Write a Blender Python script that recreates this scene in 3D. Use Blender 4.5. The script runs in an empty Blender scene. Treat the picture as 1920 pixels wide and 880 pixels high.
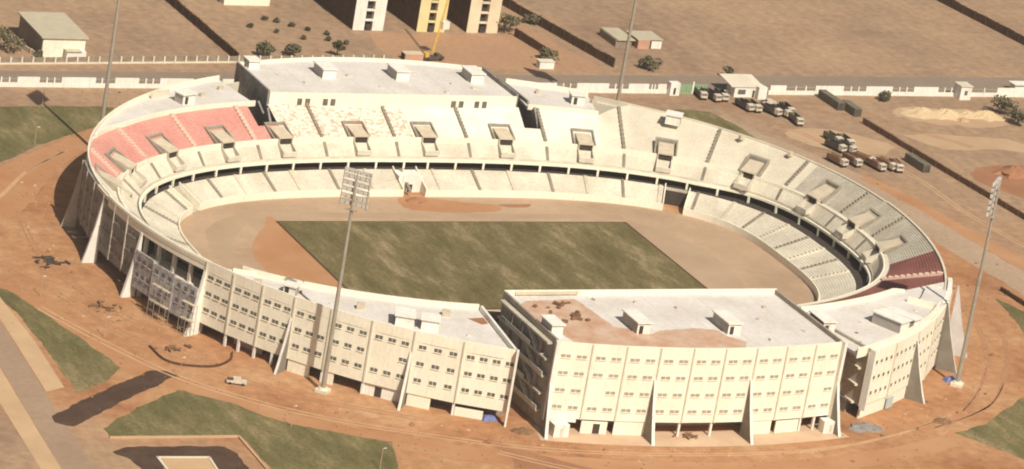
import bpy, bmesh, math, random
from mathutils import Matrix, Vector
random.seed(7)
PI = math.pi
S = bpy.context.scene
C = S.collection

# ------------------------------------------------------------------ camera
cam_d = bpy.data.cameras.new("camera"); cam = bpy.data.objects.new("camera", cam_d); C.objects.link(cam)
cr = Vector((0.89426053, -0.41730565, 0.16172227)); cu = Vector((-0.00081487, 0.35983398, 0.93301599)); cf = Vector((0.44754601, 0.83449116, -0.32144528))
M = Matrix.Identity(4)
for i in range(3):
    M[i][0] = cr[i]; M[i][1] = cu[i]; M[i][2] = -cf[i]
M.translation = Vector((-508.387, -950.620, 374.948))
cam.matrix_world = M
cam_d.sensor_width = 36; cam_d.lens = 7745.9 / 1920 * 36
cam_d.clip_start = 5; cam_d.clip_end = 9000
S.camera = cam

# ------------------------------------------------------------------ light
SUN_EL, SUN_DX = math.radians(48), 0.045          # direction to the sun is (SUN_DX, -1)
w = bpy.data.worlds.new("World"); S.world = w; w.use_nodes = True
nt = w.node_tree; bg = nt.nodes["Background"]
sky = nt.nodes.new("ShaderNodeTexSky"); sky.sky_type = 'NISHITA'; sky.sun_disc = False
sky.sun_elevation = SUN_EL; sky.sun_rotation = math.atan2(SUN_DX, -1.0)
sky.altitude = 50; sky.dust_density = 3.5; sky.air_density = 1.0; sky.ozone_density = 0.5
nt.links.new(sky.outputs[0], bg.inputs[0]); bg.inputs[1].default_value = 0.05
sd = bpy.data.lights.new("sun", 'SUN'); sd.energy = 4.9; sd.angle = math.radians(0.6); sd.color = (1.0, 0.93, 0.80)
so = bpy.data.objects.new("sun", sd); C.objects.link(so)
tos = Vector((SUN_DX, -1, 0)).normalized() * math.cos(SUN_EL) + Vector((0, 0, math.sin(SUN_EL)))
so.rotation_euler = tos.to_track_quat('Z', 'Y').to_euler()
S.view_settings.view_transform = 'Standard'; S.view_settings.look = 'None'
S.view_settings.exposure = 0.12; S.view_settings.gamma = 1.0
S.view_settings.use_curve_mapping = False
S.cycles.filter_width = 2.0
S.cycles.max_bounces = 6

# ------------------------------------------------------------------ materials
def mat(name, col, col2=None, scale=0.3, rough=0.9, detail=5, lo=0.35, hi=0.65, fine=0.0, fscale=3.0, bump=0.0, metal=0.0, streak=0.0):
    m = bpy.data.materials.new(name); m.use_nodes = True
    n = m.node_tree.nodes; l = m.node_tree.links
    b = n["Principled BSDF"]; b.inputs["Roughness"].default_value = rough; b.inputs["Metallic"].default_value = metal
    b.inputs["Specular IOR Level"].default_value = 0.2
    b.inputs["Base Color"].default_value = (*col, 1)
    if col2 is None: col2 = tuple(c * 0.82 for c in col)
    tc = n.new("ShaderNodeNewGeometry")
    no = n.new("ShaderNodeTexNoise"); no.inputs["Scale"].default_value = scale; no.inputs["Detail"].default_value = detail; no.inputs["Roughness"].default_value = 0.6
    l.new(tc.outputs["Position"], no.inputs["Vector"])
    rp = n.new("ShaderNodeValToRGB"); rp.color_ramp.elements[0].position = lo; rp.color_ramp.elements[1].position = hi
    rp.color_ramp.elements[0].color = (*col, 1); rp.color_ramp.elements[1].color = (*col2, 1)
    l.new(no.outputs["Fac"], rp.inputs["Fac"]); out = rp.outputs["Color"]
    if fine:
        n2 = n.new("ShaderNodeTexNoise"); n2.inputs["Scale"].default_value = fscale; n2.inputs["Detail"].default_value = 3
        l.new(tc.outputs["Position"], n2.inputs["Vector"])
        mr = n.new("ShaderNodeMapRange"); mr.inputs[1].default_value = 0.3; mr.inputs[2].default_value = 0.7
        mr.inputs[3].default_value = 1 - fine; mr.inputs[4].default_value = 1 + fine
        l.new(n2.outputs["Fac"], mr.inputs[0])
        vm = n.new("ShaderNodeVectorMath"); vm.operation = 'SCALE'
        l.new(out, vm.inputs[0]); l.new(mr.outputs[0], vm.inputs["Scale"]); out = vm.outputs[0]
    if streak:
        mp = n.new("ShaderNodeMapping"); mp.inputs["Scale"].default_value = (1.3, 1.3, 0.10)
        l.new(tc.outputs["Position"], mp.inputs[0])
        n3 = n.new("ShaderNodeTexNoise"); n3.inputs["Scale"].default_value = 1.0; n3.inputs["Detail"].default_value = 6; n3.inputs["Roughness"].default_value = 0.7
        l.new(mp.outputs[0], n3.inputs["Vector"])
        m4 = n.new("ShaderNodeMapRange"); m4.inputs[1].default_value = 0.48; m4.inputs[2].default_value = 0.78; m4.inputs[3].default_value = 1.0; m4.inputs[4].default_value = 1 - streak
        l.new(n3.outputs["Fac"], m4.inputs[0])
        v2 = n.new("ShaderNodeVectorMath"); v2.operation = 'SCALE'; l.new(out, v2.inputs[0]); l.new(m4.outputs[0], v2.inputs["Scale"]); out = v2.outputs[0]
    l.new(out, b.inputs["Base Color"])
    if bump:
        bp = n.new("ShaderNodeBump"); bp.inputs["Strength"].default_value = bump; bp.inputs["Distance"].default_value = 0.3
        l.new(no.outputs["Fac"], bp.inputs["Height"]); l.new(bp.outputs[0], b.inputs["Normal"])
    return m

cream = mat("cream_paint", (0.86, 0.81, 0.655), (0.80, 0.745, 0.59), 0.16, fine=0.05, fscale=1.2, streak=0.16)
white = mat("white_paint", (0.82, 0.79, 0.71), (0.74, 0.70, 0.61), 0.3, fine=0.05, fscale=1.5, streak=0.25)
pale = mat("pale_concrete", (0.71, 0.64, 0.51), (0.61, 0.54, 0.42), 0.11, fine=0.07, fscale=1.6)
seatconc = mat("terrace_concrete", (0.69, 0.625, 0.50), (0.55, 0.49, 0.385), 0.11, fine=0.10, fscale=1.3)
grayconc = mat("weathered_concrete", (0.56, 0.50, 0.40), (0.42, 0.375, 0.295), 0.12, fine=0.12, fscale=1.2)
rough_grey = mat("raw_grey_render", (0.34, 0.31, 0.28), (0.21, 0.19, 0.17), 0.35, fine=0.18, fscale=1.5, streak=0.45)
roofm = mat("pale_roof_screed", (0.69, 0.645, 0.59), (0.60, 0.55, 0.49), 0.10, fine=0.07, fscale=0.9)
slab = mat("tan_slab", (0.62, 0.52, 0.38), (0.50, 0.42, 0.31), 0.5)
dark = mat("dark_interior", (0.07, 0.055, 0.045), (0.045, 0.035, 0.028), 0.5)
glass = mat("dark_window", (0.10, 0.095, 0.085), (0.17, 0.155, 0.13), 0.9, rough=0.4)
joint = mat("grey_joint", (0.64, 0.585, 0.47), (0.52, 0.47, 0.38), 0.4)
finside = mat("shaded_fin_side", (0.25, 0.22, 0.18), (0.20, 0.175, 0.14), 0.3, fine=0.1)  # shade on the fin sides, put into a darker colour
hutside = mat("shaded_hut_side", (0.42, 0.385, 0.345), (0.35, 0.32, 0.28), 0.4)  # hut sides darkened in colour to carry their shade
bluegrey = mat("blue_grey_mortar", (0.50, 0.475, 0.47), (0.27, 0.25, 0.245), 0.5, fine=0.25, fscale=1.4, streak=0.4)
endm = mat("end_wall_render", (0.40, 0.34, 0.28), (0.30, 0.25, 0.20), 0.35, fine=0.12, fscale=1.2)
paleglass = mat("dusty_window", (0.30, 0.27, 0.22), (0.40, 0.36, 0.29), 0.9, rough=0.5)
whiteseat = mat("white_seats", (0.80, 0.76, 0.66), (0.68, 0.64, 0.54), 0.12, fine=0.08, fscale=1.3)
redseat = mat("faded_red_seats", (0.56, 0.245, 0.205), (0.60, 0.31, 0.25), 0.10, fine=0.14, fscale=1.6)
darkred = mat("shaded_red_seats", (0.20, 0.075, 0.062), (0.30, 0.115, 0.09), 0.08, fine=0.15, fscale=1.5)  # sun slopes off these seats; that shade is put into the red
mixseat = mat("half_fitted_seats", (0.78, 0.70, 0.58), (0.66, 0.36, 0.26), 0.9, lo=0.46, hi=0.62)
pinkstair = mat("pink_stair", (0.74, 0.54, 0.44), (0.66, 0.46, 0.36), 0.5)
mastm = mat("galvanised_mast", (0.36, 0.32, 0.25), (0.30, 0.26, 0.20), 0.5, rough=0.6)
lampm = mat("lamp_housing", (0.66, 0.62, 0.56), (0.50, 0.46, 0.41), 0.8, rough=0.5)
dustyred = mat("dusty_red_soil", (0.41, 0.235, 0.135), (0.36, 0.215, 0.13), 0.05, fine=0.10, fscale=0.6)
dustroad = mat("dusty_road", (0.36, 0.245, 0.165), (0.30, 0.205, 0.14), 0.04, fine=0.07, fscale=0.6)
asphalt = mat("worn_asphalt", (0.27, 0.205, 0.155), (0.235, 0.178, 0.13), 0.05, fine=0.06, fscale=0.7)
newasph = mat("fresh_asphalt", (0.066, 0.037, 0.024), (0.094, 0.056, 0.037), 0.10, fine=0.12, fscale=0.6)
pave = mat("dusty_paving", (0.55, 0.37, 0.215), (0.47, 0.31, 0.18), 0.07, fine=0.06)
soilbrick = mat("laterite_wall", (0.115, 0.062, 0.034), (0.075, 0.040, 0.022), 0.4, fine=0.2)
trackm = mat("track_base", (0.48, 0.33, 0.215), (0.375, 0.255, 0.165), 0.035, fine=0.05, fscale=0.5)
trackdark = mat("track_darker", (0.37, 0.255, 0.165), (0.44, 0.31, 0.205), 0.05, fine=0.05)  # darker variant of the track colour
orange = mat("orange_soil", (0.39, 0.185, 0.085), (0.46, 0.25, 0.13), 0.05, fine=0.06)
redsoil = mat("red_soil", (0.36, 0.175, 0.092), (0.29, 0.135, 0.070), 0.12, fine=0.1)
palesoil = mat("pale_soil", (0.49, 0.335, 0.205), (0.43, 0.28, 0.165), 0.08, fine=0.08)
sand = mat("sand_pile", (0.60, 0.45, 0.27), (0.52, 0.38, 0.23), 0.3, fine=0.1)
apronm = mat("apron_concrete", (0.60, 0.43, 0.29), (0.53, 0.36, 0.235), 0.12, fine=0.06)
leafm = mat("dusty_leaves", (0.17, 0.15, 0.085), (0.115, 0.105, 0.055), 0.8)
bark = mat("bark", (0.12, 0.08, 0.05))
steel = mat("dark_steel", (0.06, 0.05, 0.042), (0.11, 0.088, 0.07), 0.6, rough=0.7)
cabw = mat("dusty_white_cab", (0.66, 0.58, 0.47), (0.50, 0.42, 0.33), 0.9, rough=0.5)
rust = mat("brown_load", (0.17, 0.095, 0.052), (0.25, 0.14, 0.075), 0.9)
tyre = mat("tyre_rubber", (0.03, 0.027, 0.024))
greenp = mat("green_paint", (0.22, 0.36, 0.20), (0.30, 0.42, 0.26), 0.4)
sheetgreen = mat("green_grey_sheet", (0.13, 0.12, 0.08), (0.19, 0.17, 0.12), 0.4)
yellowp = mat("yellow_paint", (0.68, 0.42, 0.07))
yellowwall = mat("yellow_wall", (0.74, 0.62, 0.33), (0.66, 0.54, 0.28), 0.2)
creamwall = mat("cream_wall_apartments", (0.74, 0.63, 0.44), (0.64, 0.53, 0.36), 0.2)
salmon = mat("salmon_wall", (0.56, 0.32, 0.21))
bluet = mat("blue_tarp", (0.12, 0.15, 0.34), (0.20, 0.22, 0.40), 0.9)
tinroof = mat("beige_tin_roof", (0.50, 0.44, 0.32), (0.44, 0.385, 0.28), 0.3)
brownwall = mat("brown_shed_wall", (0.30, 0.24, 0.18), (0.22, 0.17, 0.125), 0.4)

def grass_mat(name, a, b_, c_, rotate=0.0):
    m = bpy.data.materials.new(name); m.use_nodes = True
    n = m.node_tree.nodes; l = m.node_tree.links; b = n["Principled BSDF"]; b.inputs["Roughness"].default_value = 1; b.inputs["Specular IOR Level"].default_value = 0.1
    g = n.new("ShaderNodeNewGeometry")
    mp = n.new("ShaderNodeMapping"); mp.inputs["Rotation"].default_value = (0, 0, rotate); mp.inputs["Scale"].default_value = (1, 0.35, 1)
    l.new(g.outputs["Position"], mp.inputs[0])
    n1 = n.new("ShaderNodeTexNoise"); n1.inputs["Scale"].default_value = 0.12; n1.inputs["Detail"].default_value = 9; n1.inputs["Roughness"].default_value = 0.74
    l.new(mp.outputs[0], n1.inputs["Vector"])
    r = n.new("ShaderNodeValToRGB"); e = r.color_ramp.elements
    e[0].position = 0.33; e[0].color = (*a, 1); e[1].position = 0.68; e[1].color = (*c_, 1)
    k = e.new(0.52); k.color = (*b_, 1)
    l.new(n1.outputs["Fac"], r.inputs["Fac"])
    n2 = n.new("ShaderNodeTexNoise"); n2.inputs["Scale"].default_value = 1.1; n2.inputs["Detail"].default_value = 4
    l.new(g.outputs["Position"], n2.inputs["Vector"])
    mr = n.new("ShaderNodeMapRange"); mr.inputs[1].default_value = 0.3; mr.inputs[2].default_value = 0.7; mr.inputs[3].default_value = 0.80; mr.inputs[4].default_value = 1.2
    l.new(n2.outputs["Fac"], mr.inputs[0])
    vm = n.new("ShaderNodeVectorMath"); vm.operation = 'SCALE'; l.new(r.outputs[0], vm.inputs[0]); l.new(mr.outputs[0], vm.inputs["Scale"])
    l.new(vm.outputs[0], b.inputs["Base Color"])
    return m
pitchm = grass_mat("pitch_grass", (0.092, 0.078, 0.030), (0.165, 0.132, 0.060), (0.33, 0.25, 0.145), 0.9)
lawnm = grass_mat("lawn_grass", (0.095, 0.084, 0.034), (0.165, 0.140, 0.062), (0.31, 0.23, 0.13), 0.3)

def ground_mat():
    m = bpy.data.materials.new("laterite_ground"); m.use_nodes = True
    n = m.node_tree.nodes; l = m.node_tree.links; b = n["Principled BSDF"]; b.inputs["Roughness"].default_value = 1; b.inputs["Specular IOR Level"].default_value = 0.1
    g = n.new("ShaderNodeNewGeometry")
    def noise(s, d=6, vec=None, rr=0.6):
        k = n.new("ShaderNodeTexNoise"); k.inputs["Scale"].default_value = s; k.inputs["Detail"].default_value = d; k.inputs["Roughness"].default_value = rr
        l.new(vec or g.outputs["Position"], k.inputs["Vector"]); return k.outputs["Fac"]
    def ramp(f, *st):
        r = n.new("ShaderNodeValToRGB"); e = r.color_ramp.elements
        e[0].position = st[0][0]; e[0].color = (*st[0][1], 1); e[1].position = st[-1][0]; e[1].color = (*st[-1][1], 1)
        for p, c in st[1:-1]: k = e.new(p); k.color = (*c, 1)
        l.new(f, r.inputs["Fac"]); return r.outputs["Color"]
    # orange laterite worked round the stadium, paler trodden soil, and tan scrubland farther out
    near = ramp(noise(0.032, 9, rr=0.68), (0.32, (0.28, 0.122, 0.058)), (0.44, (0.385, 0.188, 0.090)), (0.56, (0.44, 0.236, 0.120)), (0.68, (0.49, 0.305, 0.172)))
    far = ramp(noise(0.017, 10, rr=0.70), (0.30, (0.225, 0.147, 0.098)), (0.43, (0.315, 0.206, 0.133)), (0.56, (0.37, 0.242, 0.150)), (0.72, (0.43, 0.292, 0.18)))
    # distance from the stadium, wobbled by noise
    ln = n.new("ShaderNodeVectorMath"); ln.operation = 'LENGTH'
    mp = n.new("ShaderNodeMapping"); mp.inputs["Location"].default_value = (0, 30, 0); mp.inputs["Scale"].default_value = (0.9, 1, 1)
    l.new(g.outputs["Position"], mp.inputs[0]); l.new(mp.outputs[0], ln.inputs[0])
    ad = n.new("ShaderNodeMath"); ad.operation = 'MULTIPLY_ADD'; ad.inputs[1].default_value = 90; l.new(noise(0.02, 4), ad.inputs[0]); l.new(ln.outputs["Value"], ad.inputs[2])
    mr = n.new("ShaderNodeMapRange"); mr.inputs[1].default_value = 180; mr.inputs[2].default_value = 235; mr.interpolation_type = 'SMOOTHSTEP'; l.new(ad.outputs[0], mr.inputs[0])
    mx = n.new("ShaderNodeMix"); mx.data_type = 'RGBA'; l.new(mr.outputs[0], mx.inputs[0]); l.new(near, mx.inputs[6]); l.new(far, mx.inputs[7])
    # wheel ruts and scattered stones
    wv = n.new("ShaderNodeTexWave"); wv.inputs["Scale"].default_value = 0.05; wv.inputs["Distortion"].default_value = 9; wv.inputs["Detail"].default_value = 4; wv.inputs["Detail Scale"].default_value = 0.8
    l.new(g.outputs["Position"], wv.inputs["Vector"])
    m2 = n.new("ShaderNodeMapRange"); m2.inputs[3].default_value = 0.97; m2.inputs[4].default_value = 1.03; l.new(wv.outputs["Fac"], m2.inputs[0])
    m3 = n.new("ShaderNodeMapRange"); m3.inputs[1].default_value = 0.30; m3.inputs[2].default_value = 0.70; m3.inputs[3].default_value = 0.78; m3.inputs[4].default_value = 1.18; l.new(noise(0.35, 6, rr=0.7), m3.inputs[0])
    mu = n.new("ShaderNodeMath"); mu.operation = 'MULTIPLY'; l.new(m2.outputs[0], mu.inputs[0]); l.new(m3.outputs[0], mu.inputs[1])
    sc = n.new("ShaderNodeVectorMath"); sc.operation = 'SCALE'; l.new(mx.outputs[2], sc.inputs[0]); l.new(mu.outputs[0], sc.inputs["Scale"])
    l.new(sc.outputs[0], b.inputs["Base Color"])
    bp = n.new("ShaderNodeBump"); bp.inputs["Strength"].default_value = 0.5; bp.inputs["Distance"].default_value = 0.5; l.new(noise(0.22, 6), bp.inputs["Height"]); l.new(bp.outputs[0], b.inputs["Normal"])
    return m
groundm = ground_mat()

# ------------------------------------------------------------------ helpers
class MB:
    def __init__(s): s.v = []; s.f = []; s.mi = []
    def add(s, vs, fs, mi=0):
        o = len(s.v); s.v += [tuple(v) for v in vs]; s.f += [tuple(o + i for i in f) for f in fs]; s.mi += [mi] * len(fs)
    def box(s, x0, x1, y0, y1, z0, z1, mi=0):
        s.prism([(x0, y0), (x1, y0), (x1, y1), (x0, y1)], z0, z1, mi)
    def prism(s, poly, z0, z1, mi=0, top=None):
        n = len(poly)
        a = sum(poly[i][0] * poly[(i + 1) % n][1] - poly[(i + 1) % n][0] * poly[i][1] for i in range(n))
        if a < 0: poly = poly[::-1]
        zz1 = top if top else [z1] * n
        vs = [(x, y, z0) for x, y in poly] + [(x, y, zz1[i]) for i, (x, y) in enumerate(poly)]
        fs = [tuple(range(n - 1, -1, -1)), tuple(range(n, 2 * n))] + [(i, (i + 1) % n, n + (i + 1) % n, n + i) for i in range(n)]
        s.add(vs, fs, mi)
    def hexa(s, b, t, mi=0):          # four bottom points, four top points, counter-clockwise from above
        s.add(list(b) + list(t), [(3, 2, 1, 0), (4, 5, 6, 7), (0, 1, 5, 4), (1, 2, 6, 5), (2, 3, 7, 6), (3, 0, 4, 7)], mi)
    def obox(s, c, ax, lx, ly, z0, z1, mi=0):   # box centred at c=(x,y); ax = angle of its long side
        u = (math.cos(ax), math.sin(ax)); v = (-u[1], u[0])
        P = [(c[0] + a * u[0] * lx / 2 + b * v[0] * ly / 2, c[1] + a * u[1] * lx / 2 + b * v[1] * ly / 2) for a, b in ((-1, -1), (1, -1), (1, 1), (-1, 1))]
        s.prism(P, z0, z1, mi)
    def tube(s, p, q, r0, r1=None, n=8, mi=0):
        r1 = r0 if r1 is None else r1
        p = Vector(p); q = Vector(q); d = (q - p).normalized(); a = d.orthogonal().normalized(); b = d.cross(a)
        vs = [p + (a * math.cos(2 * PI * i / n) + b * math.sin(2 * PI * i / n)) * r0 for i in range(n)] + [q + (a * math.cos(2 * PI * i / n) + b * math.sin(2 * PI * i / n)) * r1 for i in range(n)]
        s.add(vs, [tuple(range(n - 1, -1, -1)), tuple(range(n, 2 * n))] + [(i, (i + 1) % n, n + (i + 1) % n, n + i) for i in range(n)], mi)
    def build(s, name, m, parent=None, loc=None):
        me = bpy.data.meshes.new(name)
        vs = s.v
        if loc is not None: vs = [(x - loc[0], y - loc[1], z - loc[2]) for x, y, z in vs]
        me.from_pydata(vs, [], s.f)
        for k in (m if isinstance(m, (list, tuple)) else [m]): me.materials.append(k)
        me.polygons.foreach_set("material_index", s.mi); me.update()
        o = bpy.data.objects.new(name, me); C.objects.link(o)
        if loc is not None: o.location = loc
        if parent: o.parent = parent
        return o
def tag(o, label, cat, group=None):
    o["label"] = label; o["category"] = cat
    if group: o["group"] = group
    return o
def thing(name, label, cat, loc=(0, 0, 0), rz=0, group=None):
    o = bpy.data.objects.new(name, None); C.objects.link(o); o.location = loc; o.rotation_euler = (0, 0, rz); o.empty_display_size = 0.5
    return tag(o, label, cat, group)
def dup(root, loc, rz, label, group=None):
    r = root.copy(); C.objects.link(r); r.location = loc; r.rotation_euler = (0, 0, rz); r["label"] = label
    if group: r["group"] = group
    for ch in list(root.children):
        c = ch.copy(); C.objects.link(c); c.parent = r
        for g in list(ch.children):
            d = g.copy(); C.objects.link(d); d.parent = c
    return r
def part(name, m, parent, *boxes):
    b = MB()
    for x in boxes: b.box(*x)
    return b.build(name, m, parent)
def smooth_poly(poly, k=4, jit=0.0):
    out = []
    n = len(poly)
    for i in range(n):
        p0, p1, p2, p3 = [poly[(i + j) % n] for j in (-1, 0, 1, 2)]
        for j in range(k):
            t = j / k
            out.append(tuple(0.5 * ((2 * p1[a]) + (-p0[a] + p2[a]) * t + (2 * p0[a] - 5 * p1[a] + 4 * p2[a] - p3[a]) * t * t + (-p0[a] + 3 * p1[a] - 3 * p2[a] + p3[a]) * t ** 3) + random.uniform(-jit, jit) for a in (0, 1)))
    return out
def rough_poly(poly, step=1.6, jit=0.35):
    out = []; n = len(poly); rr = random.Random(int(abs(poly[0][0] * 7 + poly[0][1] * 3)) + n)
    for i in range(n):
        a = Vector(poly[i]); b = Vector(poly[(i + 1) % n]); k_ = max(1, int((b - a).length / step)); e = (b - a).normalized(); nn = Vector((-e.y, e.x)); drift = 0
        for j in range(k_):
            drift = drift * .7 + rr.uniform(-jit, jit); p = a + (b - a) * j / k_ + nn * (drift if j else 0); out.append((p.x, p.y))
    return out
def sheet(name, poly, z, m, kind='structure'):
    b = MB(); n = len(poly)
    a = sum(poly[i][0] * poly[(i + 1) % n][1] - poly[(i + 1) % n][0] * poly[i][1] for i in range(n))
    if a < 0: poly = poly[::-1]
    b.add([(x, y, z) for x, y in poly], [tuple(range(n))])
    o = b.build(name, m); o["kind"] = kind
    return o

def strip(name, pts, w0, z, m, wob=0.8):
    P = [pts[0]] + list(pts) + [pts[-1]]; L = []
    for i in range(1, len(P) - 2):
        p0, p1, p2, p3 = P[i - 1:i + 3]
        for j in range(8):
            t = j / 8; L.append(tuple(0.5 * ((2 * p1[a]) + (-p0[a] + p2[a]) * t + (2 * p0[a] - 5 * p1[a] + 4 * p2[a] - p3[a]) * t * t + (-p0[a] + 3 * p1[a] - 3 * p2[a] + p3[a]) * t ** 3) for a in (0, 1)))
    L.append(tuple(pts[-1])); b = MB(); n = len(L)
    for i in range(n):
        a, c = L[max(0, i - 1)], L[min(n - 1, i + 1)]; d = Vector(c) - Vector(a); d.normalize(); nx, ny = -d.y, d.x
        ww = (w0(i / (n - 1)) if callable(w0) else w0) / 2
        u, v = ww + random.uniform(-wob, wob) * .5, ww + random.uniform(-wob, wob) * .5
        b.v += [(L[i][0] + nx * u, L[i][1] + ny * u, z), (L[i][0] - nx * v, L[i][1] - ny * v, z)]
    for i in range(n - 1): b.f.append((2 * i + 1, 2 * i + 3, 2 * i + 2, 2 * i)); b.mi.append(0)
    o = b.build(name, m); o["kind"] = "structure"; return o

# ------------------------------------------------------------------ ground
g = MB(); g.add([(-3000, -3000, 0), (3000, -3000, 0), (3000, 4000, 0), (-3000, 4000, 0)], [(0, 1, 2, 3)])
o = g.build("ground", groundm); o["kind"] = "structure"
sheet("road", [(-400, 146), (-147, 146.2), (-97, 147.3), (81, 151.1), (270, 157.3), (500, 164), (500, 181), (279, 172.1), (87, 164.3), (-94, 158.1), (-400, 150)], 0.006, asphalt)
sheet("road", [(-157.5, 60), (-157.5, -8.2), (-158.6, -38), (-159.6, -51.3), (-162.2, -83.4), (-165.7, -129.1), (-172, -230), (-181, -230), (-173.4, -128.6), (-168.2, -66.8), (-165.7, -33.6), (-164, 60)], 0.006, dustroad)
sheet("pavement", smooth_poly([(-153, 60), (-155.1, -0.7), (-153.4, -22.2), (-154, -51.5), (-156.4, -81), (-161.9, -83.4), (-159.3, -51.3), (-158.3, -38), (-157.2, -8.2), (-156.9, 60)], 1), 0.05, pave)
sheet("pavement", [(-166.2, 60), (-166, -33.6), (-168.5, -66.8), (-173.7, -128.6), (-181.3, -230), (-187, -230), (-178.6, -128.3), (-175.8, -90), (-172.4, -54.4), (-171, 60)], 0.05, pave)
sheet("lawn", rough_poly([(-170, 135), (-129, 126.5), (-105, 126), (-84.7, 127), (-68.9, 126.5), (-77.7, 112), (-87.3, 104.5), (-104.1, 93.2), (-120.2, 78.3), (-147, 67.1), (-175, 70)], 1.5, .38), 0.010, lawnm)
sheet("lawn", rough_poly([(-153.3, -8), (-151.3, -15.7), (-148.4, -20.1), (-142.5, -44.8), (-137.3, -69.3), (-145, -78), (-154.5, -84.5), (-154, -73.6), (-152.4, -51.5), (-152.4, -33.8), (-153.3, -22.9)], 1.5, .38), 0.010, lawnm)
sheet("lawn", rough_poly([(-155.3, -106), (-143.2, -95), (-127.8, -83.5), (-117.3, -91.9), (-106.5, -105.6), (-95.5, -111.7), (-84.4, -117.4), (-90, -133.6), (-105.5, -190), (-121, -190), (-122.0, -131.7), (-122.4, -112.4), (-155.5, -111.1)], 1.5, .38), 0.010, lawnm)
sheet("lawn", rough_poly([(75.5, -120.5), (88.6, -115.2), (101.5, -105.2), (110, -98.3), (122, -100), (135, -115), (100, -151), (86, -138.2), (80.4, -128.7)], 1.5, .38), 0.010, lawnm)
sheet("lawn", rough_poly([(145.1, -27.9), (147.5, -36), (150, -46), (150, -60), (140, -84), (133.5, -84), (136.5, -66), (138.4, -53.8), (141.5, -42)], 1.5, .38), 0.010, lawnm)
sheet("lawn", rough_poly([(112, 128), (123.8, 133.3), (134.3, 131.2), (136.2, 123.7), (138, 112.8), (139, 104), (128, 106), (118, 116)], 1.5, .38), 0.010, lawnm)
# fresh asphalt bay and the ring of fresh asphalt round a paved island
sheet("asphalt_bay", rough_poly([(-165.5, -98), (-159, -92.6), (-150, -85.6), (-141, -78.6), (-136, -75.2), (-130.5, -71.2), (-125.3, -72.1), (-124.6, -75.2), (-128.5, -77.2), (-133.4, -81.9), (-142, -88.2), (-150.3, -94.7), (-158, -101), (-162.3, -104.4), (-166, -101.8)], 1.3, .28), 0.014, newasph)
sheet("asphalt_bay", rough_poly([(-157.9, -119.9), (-152.9, -116.9), (-140, -117.2), (-128.9, -118.2), (-127, -122.5), (-127.8, -134), (-129.5, -152.5), (-135, -200), (-142, -200), (-138, -152), (-136.4, -138), (-134.9, -124.6), (-141, -124), (-148.0, -123.6), (-148.7, -134), (-149.2, -145.2), (-150.5, -200), (-156, -200), (-155.2, -144.8), (-154.2, -129.8), (-154.9, -124.2)], 1.3, .28), 0.014, newasph)
sheet("paved_island", [(-147.6, -123.9), (-135.3, -124.7), (-139, -160), (-143, -200), (-149.5, -200), (-148.6, -145)], 0.12, pave)
k = MB()
for pts in ([(-155.7, -111.7), (-123.0, -112.8), (-123.4, -131.7), (-124.6, -200)],):
    for a, b in zip(pts, pts[1:]):
        a = Vector(a); b = Vector(b); d = b - a
        k.obox((a + b) / 2, math.atan2(d.y, d.x), d.length, 0.55, 0, 0.45)
o = k.build("kerb", pave); o["kind"] = "structure"
k = MB()
k.prism([(-148.2, -123.3), (-134.8, -124.1), (-135.0, -124.7), (-148.0, -123.9)], 0, 0.3)
k.prism([(-134.8, -124.1), (-138.6, -160), (-139.2, -160), (-135.4, -124.7)], 0, 0.3)
k.prism([(-148.2, -123.3), (-149.4, -160), (-148.8, -160), (-147.6, -123.9)], 0, 0.3)
o = k.build("kerb", pale); o["kind"] = "structure"
k = MB(); pts = smooth_poly([(-125, -56), (-124.4, -64.6), (-120.4, -68.5), (-112.9, -69.6), (-107.1, -65.8), (-104.5, -61), (-104.5, -61), (-125, -56)], 6)[:31]
for a, b in zip(pts, pts[1:]):
    a = Vector(a); b = Vector(b); d = b - a
    if d.length > 0.05: k.obox((a + b) / 2, math.atan2(d.y, d.x), d.length + 0.1, 0.45, 0, 0.5)
o = k.build("kerb", soilbrick); o["kind"] = "structure"
# paths trodden and graded into the laterite
strip("dirt_road", [(132, 126), (138, 110), (146, 92), (154, 66), (157, 40), (158, 14), (161, -8), (165, -40), (168, -85)], lambda t: 9 + 6 * t, 0.008, mat("grey_dirt_road", (0.37, 0.26, 0.175), (0.43, 0.305, 0.205), 0.05, fine=0.08, fscale=0.6))
strip("dirt_path", [(-160, 4), (-151, -16), (-143, -36), (-139, -54), (-133, -70), (-120, -87), (-106, -103), (-85, -117), (-58, -129), (-20, -137.5), (20, -138.5), (56, -131), (78, -122)], lambda t: 6.5 + 2.5 * math.sin(3 * t), 0.008, orange)
strip("dirt_path", [(-175, 30), (-150, 36), (-132, 50), (-119, 66), (-104, 83), (-88, 98)], lambda t: 30 - 24 * t, 0.009, orange)
strip("dirt_path", [(158, 72), (163.5, 48), (167.5, 20), (172, -6), (178, -34)], lambda t: 5 + 3 * t, 0.012, orange)
sheet("sand_patch", smooth_poly([(160, 118), (176, 112), (186, 100), (172, 92), (160, 98), (150, 108)], 3, 1.5), 0.007, palesoil)
sheet("sand_patch", smooth_poly([(196, 112), (212, 113), (232, 108), (238, 98), (218, 98), (200, 101)], 3, 1.5), 0.007, palesoil)
sheet("sand_patch", smooth_poly([(206, 136), (222, 139), (240, 136), (246, 126), (232, 120), (215, 123), (205, 128)], 3, 1.5), 0.007, palesoil)
sheet("red_soil_patch", smooth_poly([(-62, -116), (-57, -128), (-60, -140), (-48, -150), (-30, -145), (-44, -132), (-54, -122)], 5, 0.4), 0.011, redsoil)
sheet("red_soil_patch", smooth_poly([(198, 74), (215, 84), (240, 78), (235, 50), (208, 52)], 5, 0.7), 0.007, redsoil)
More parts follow.
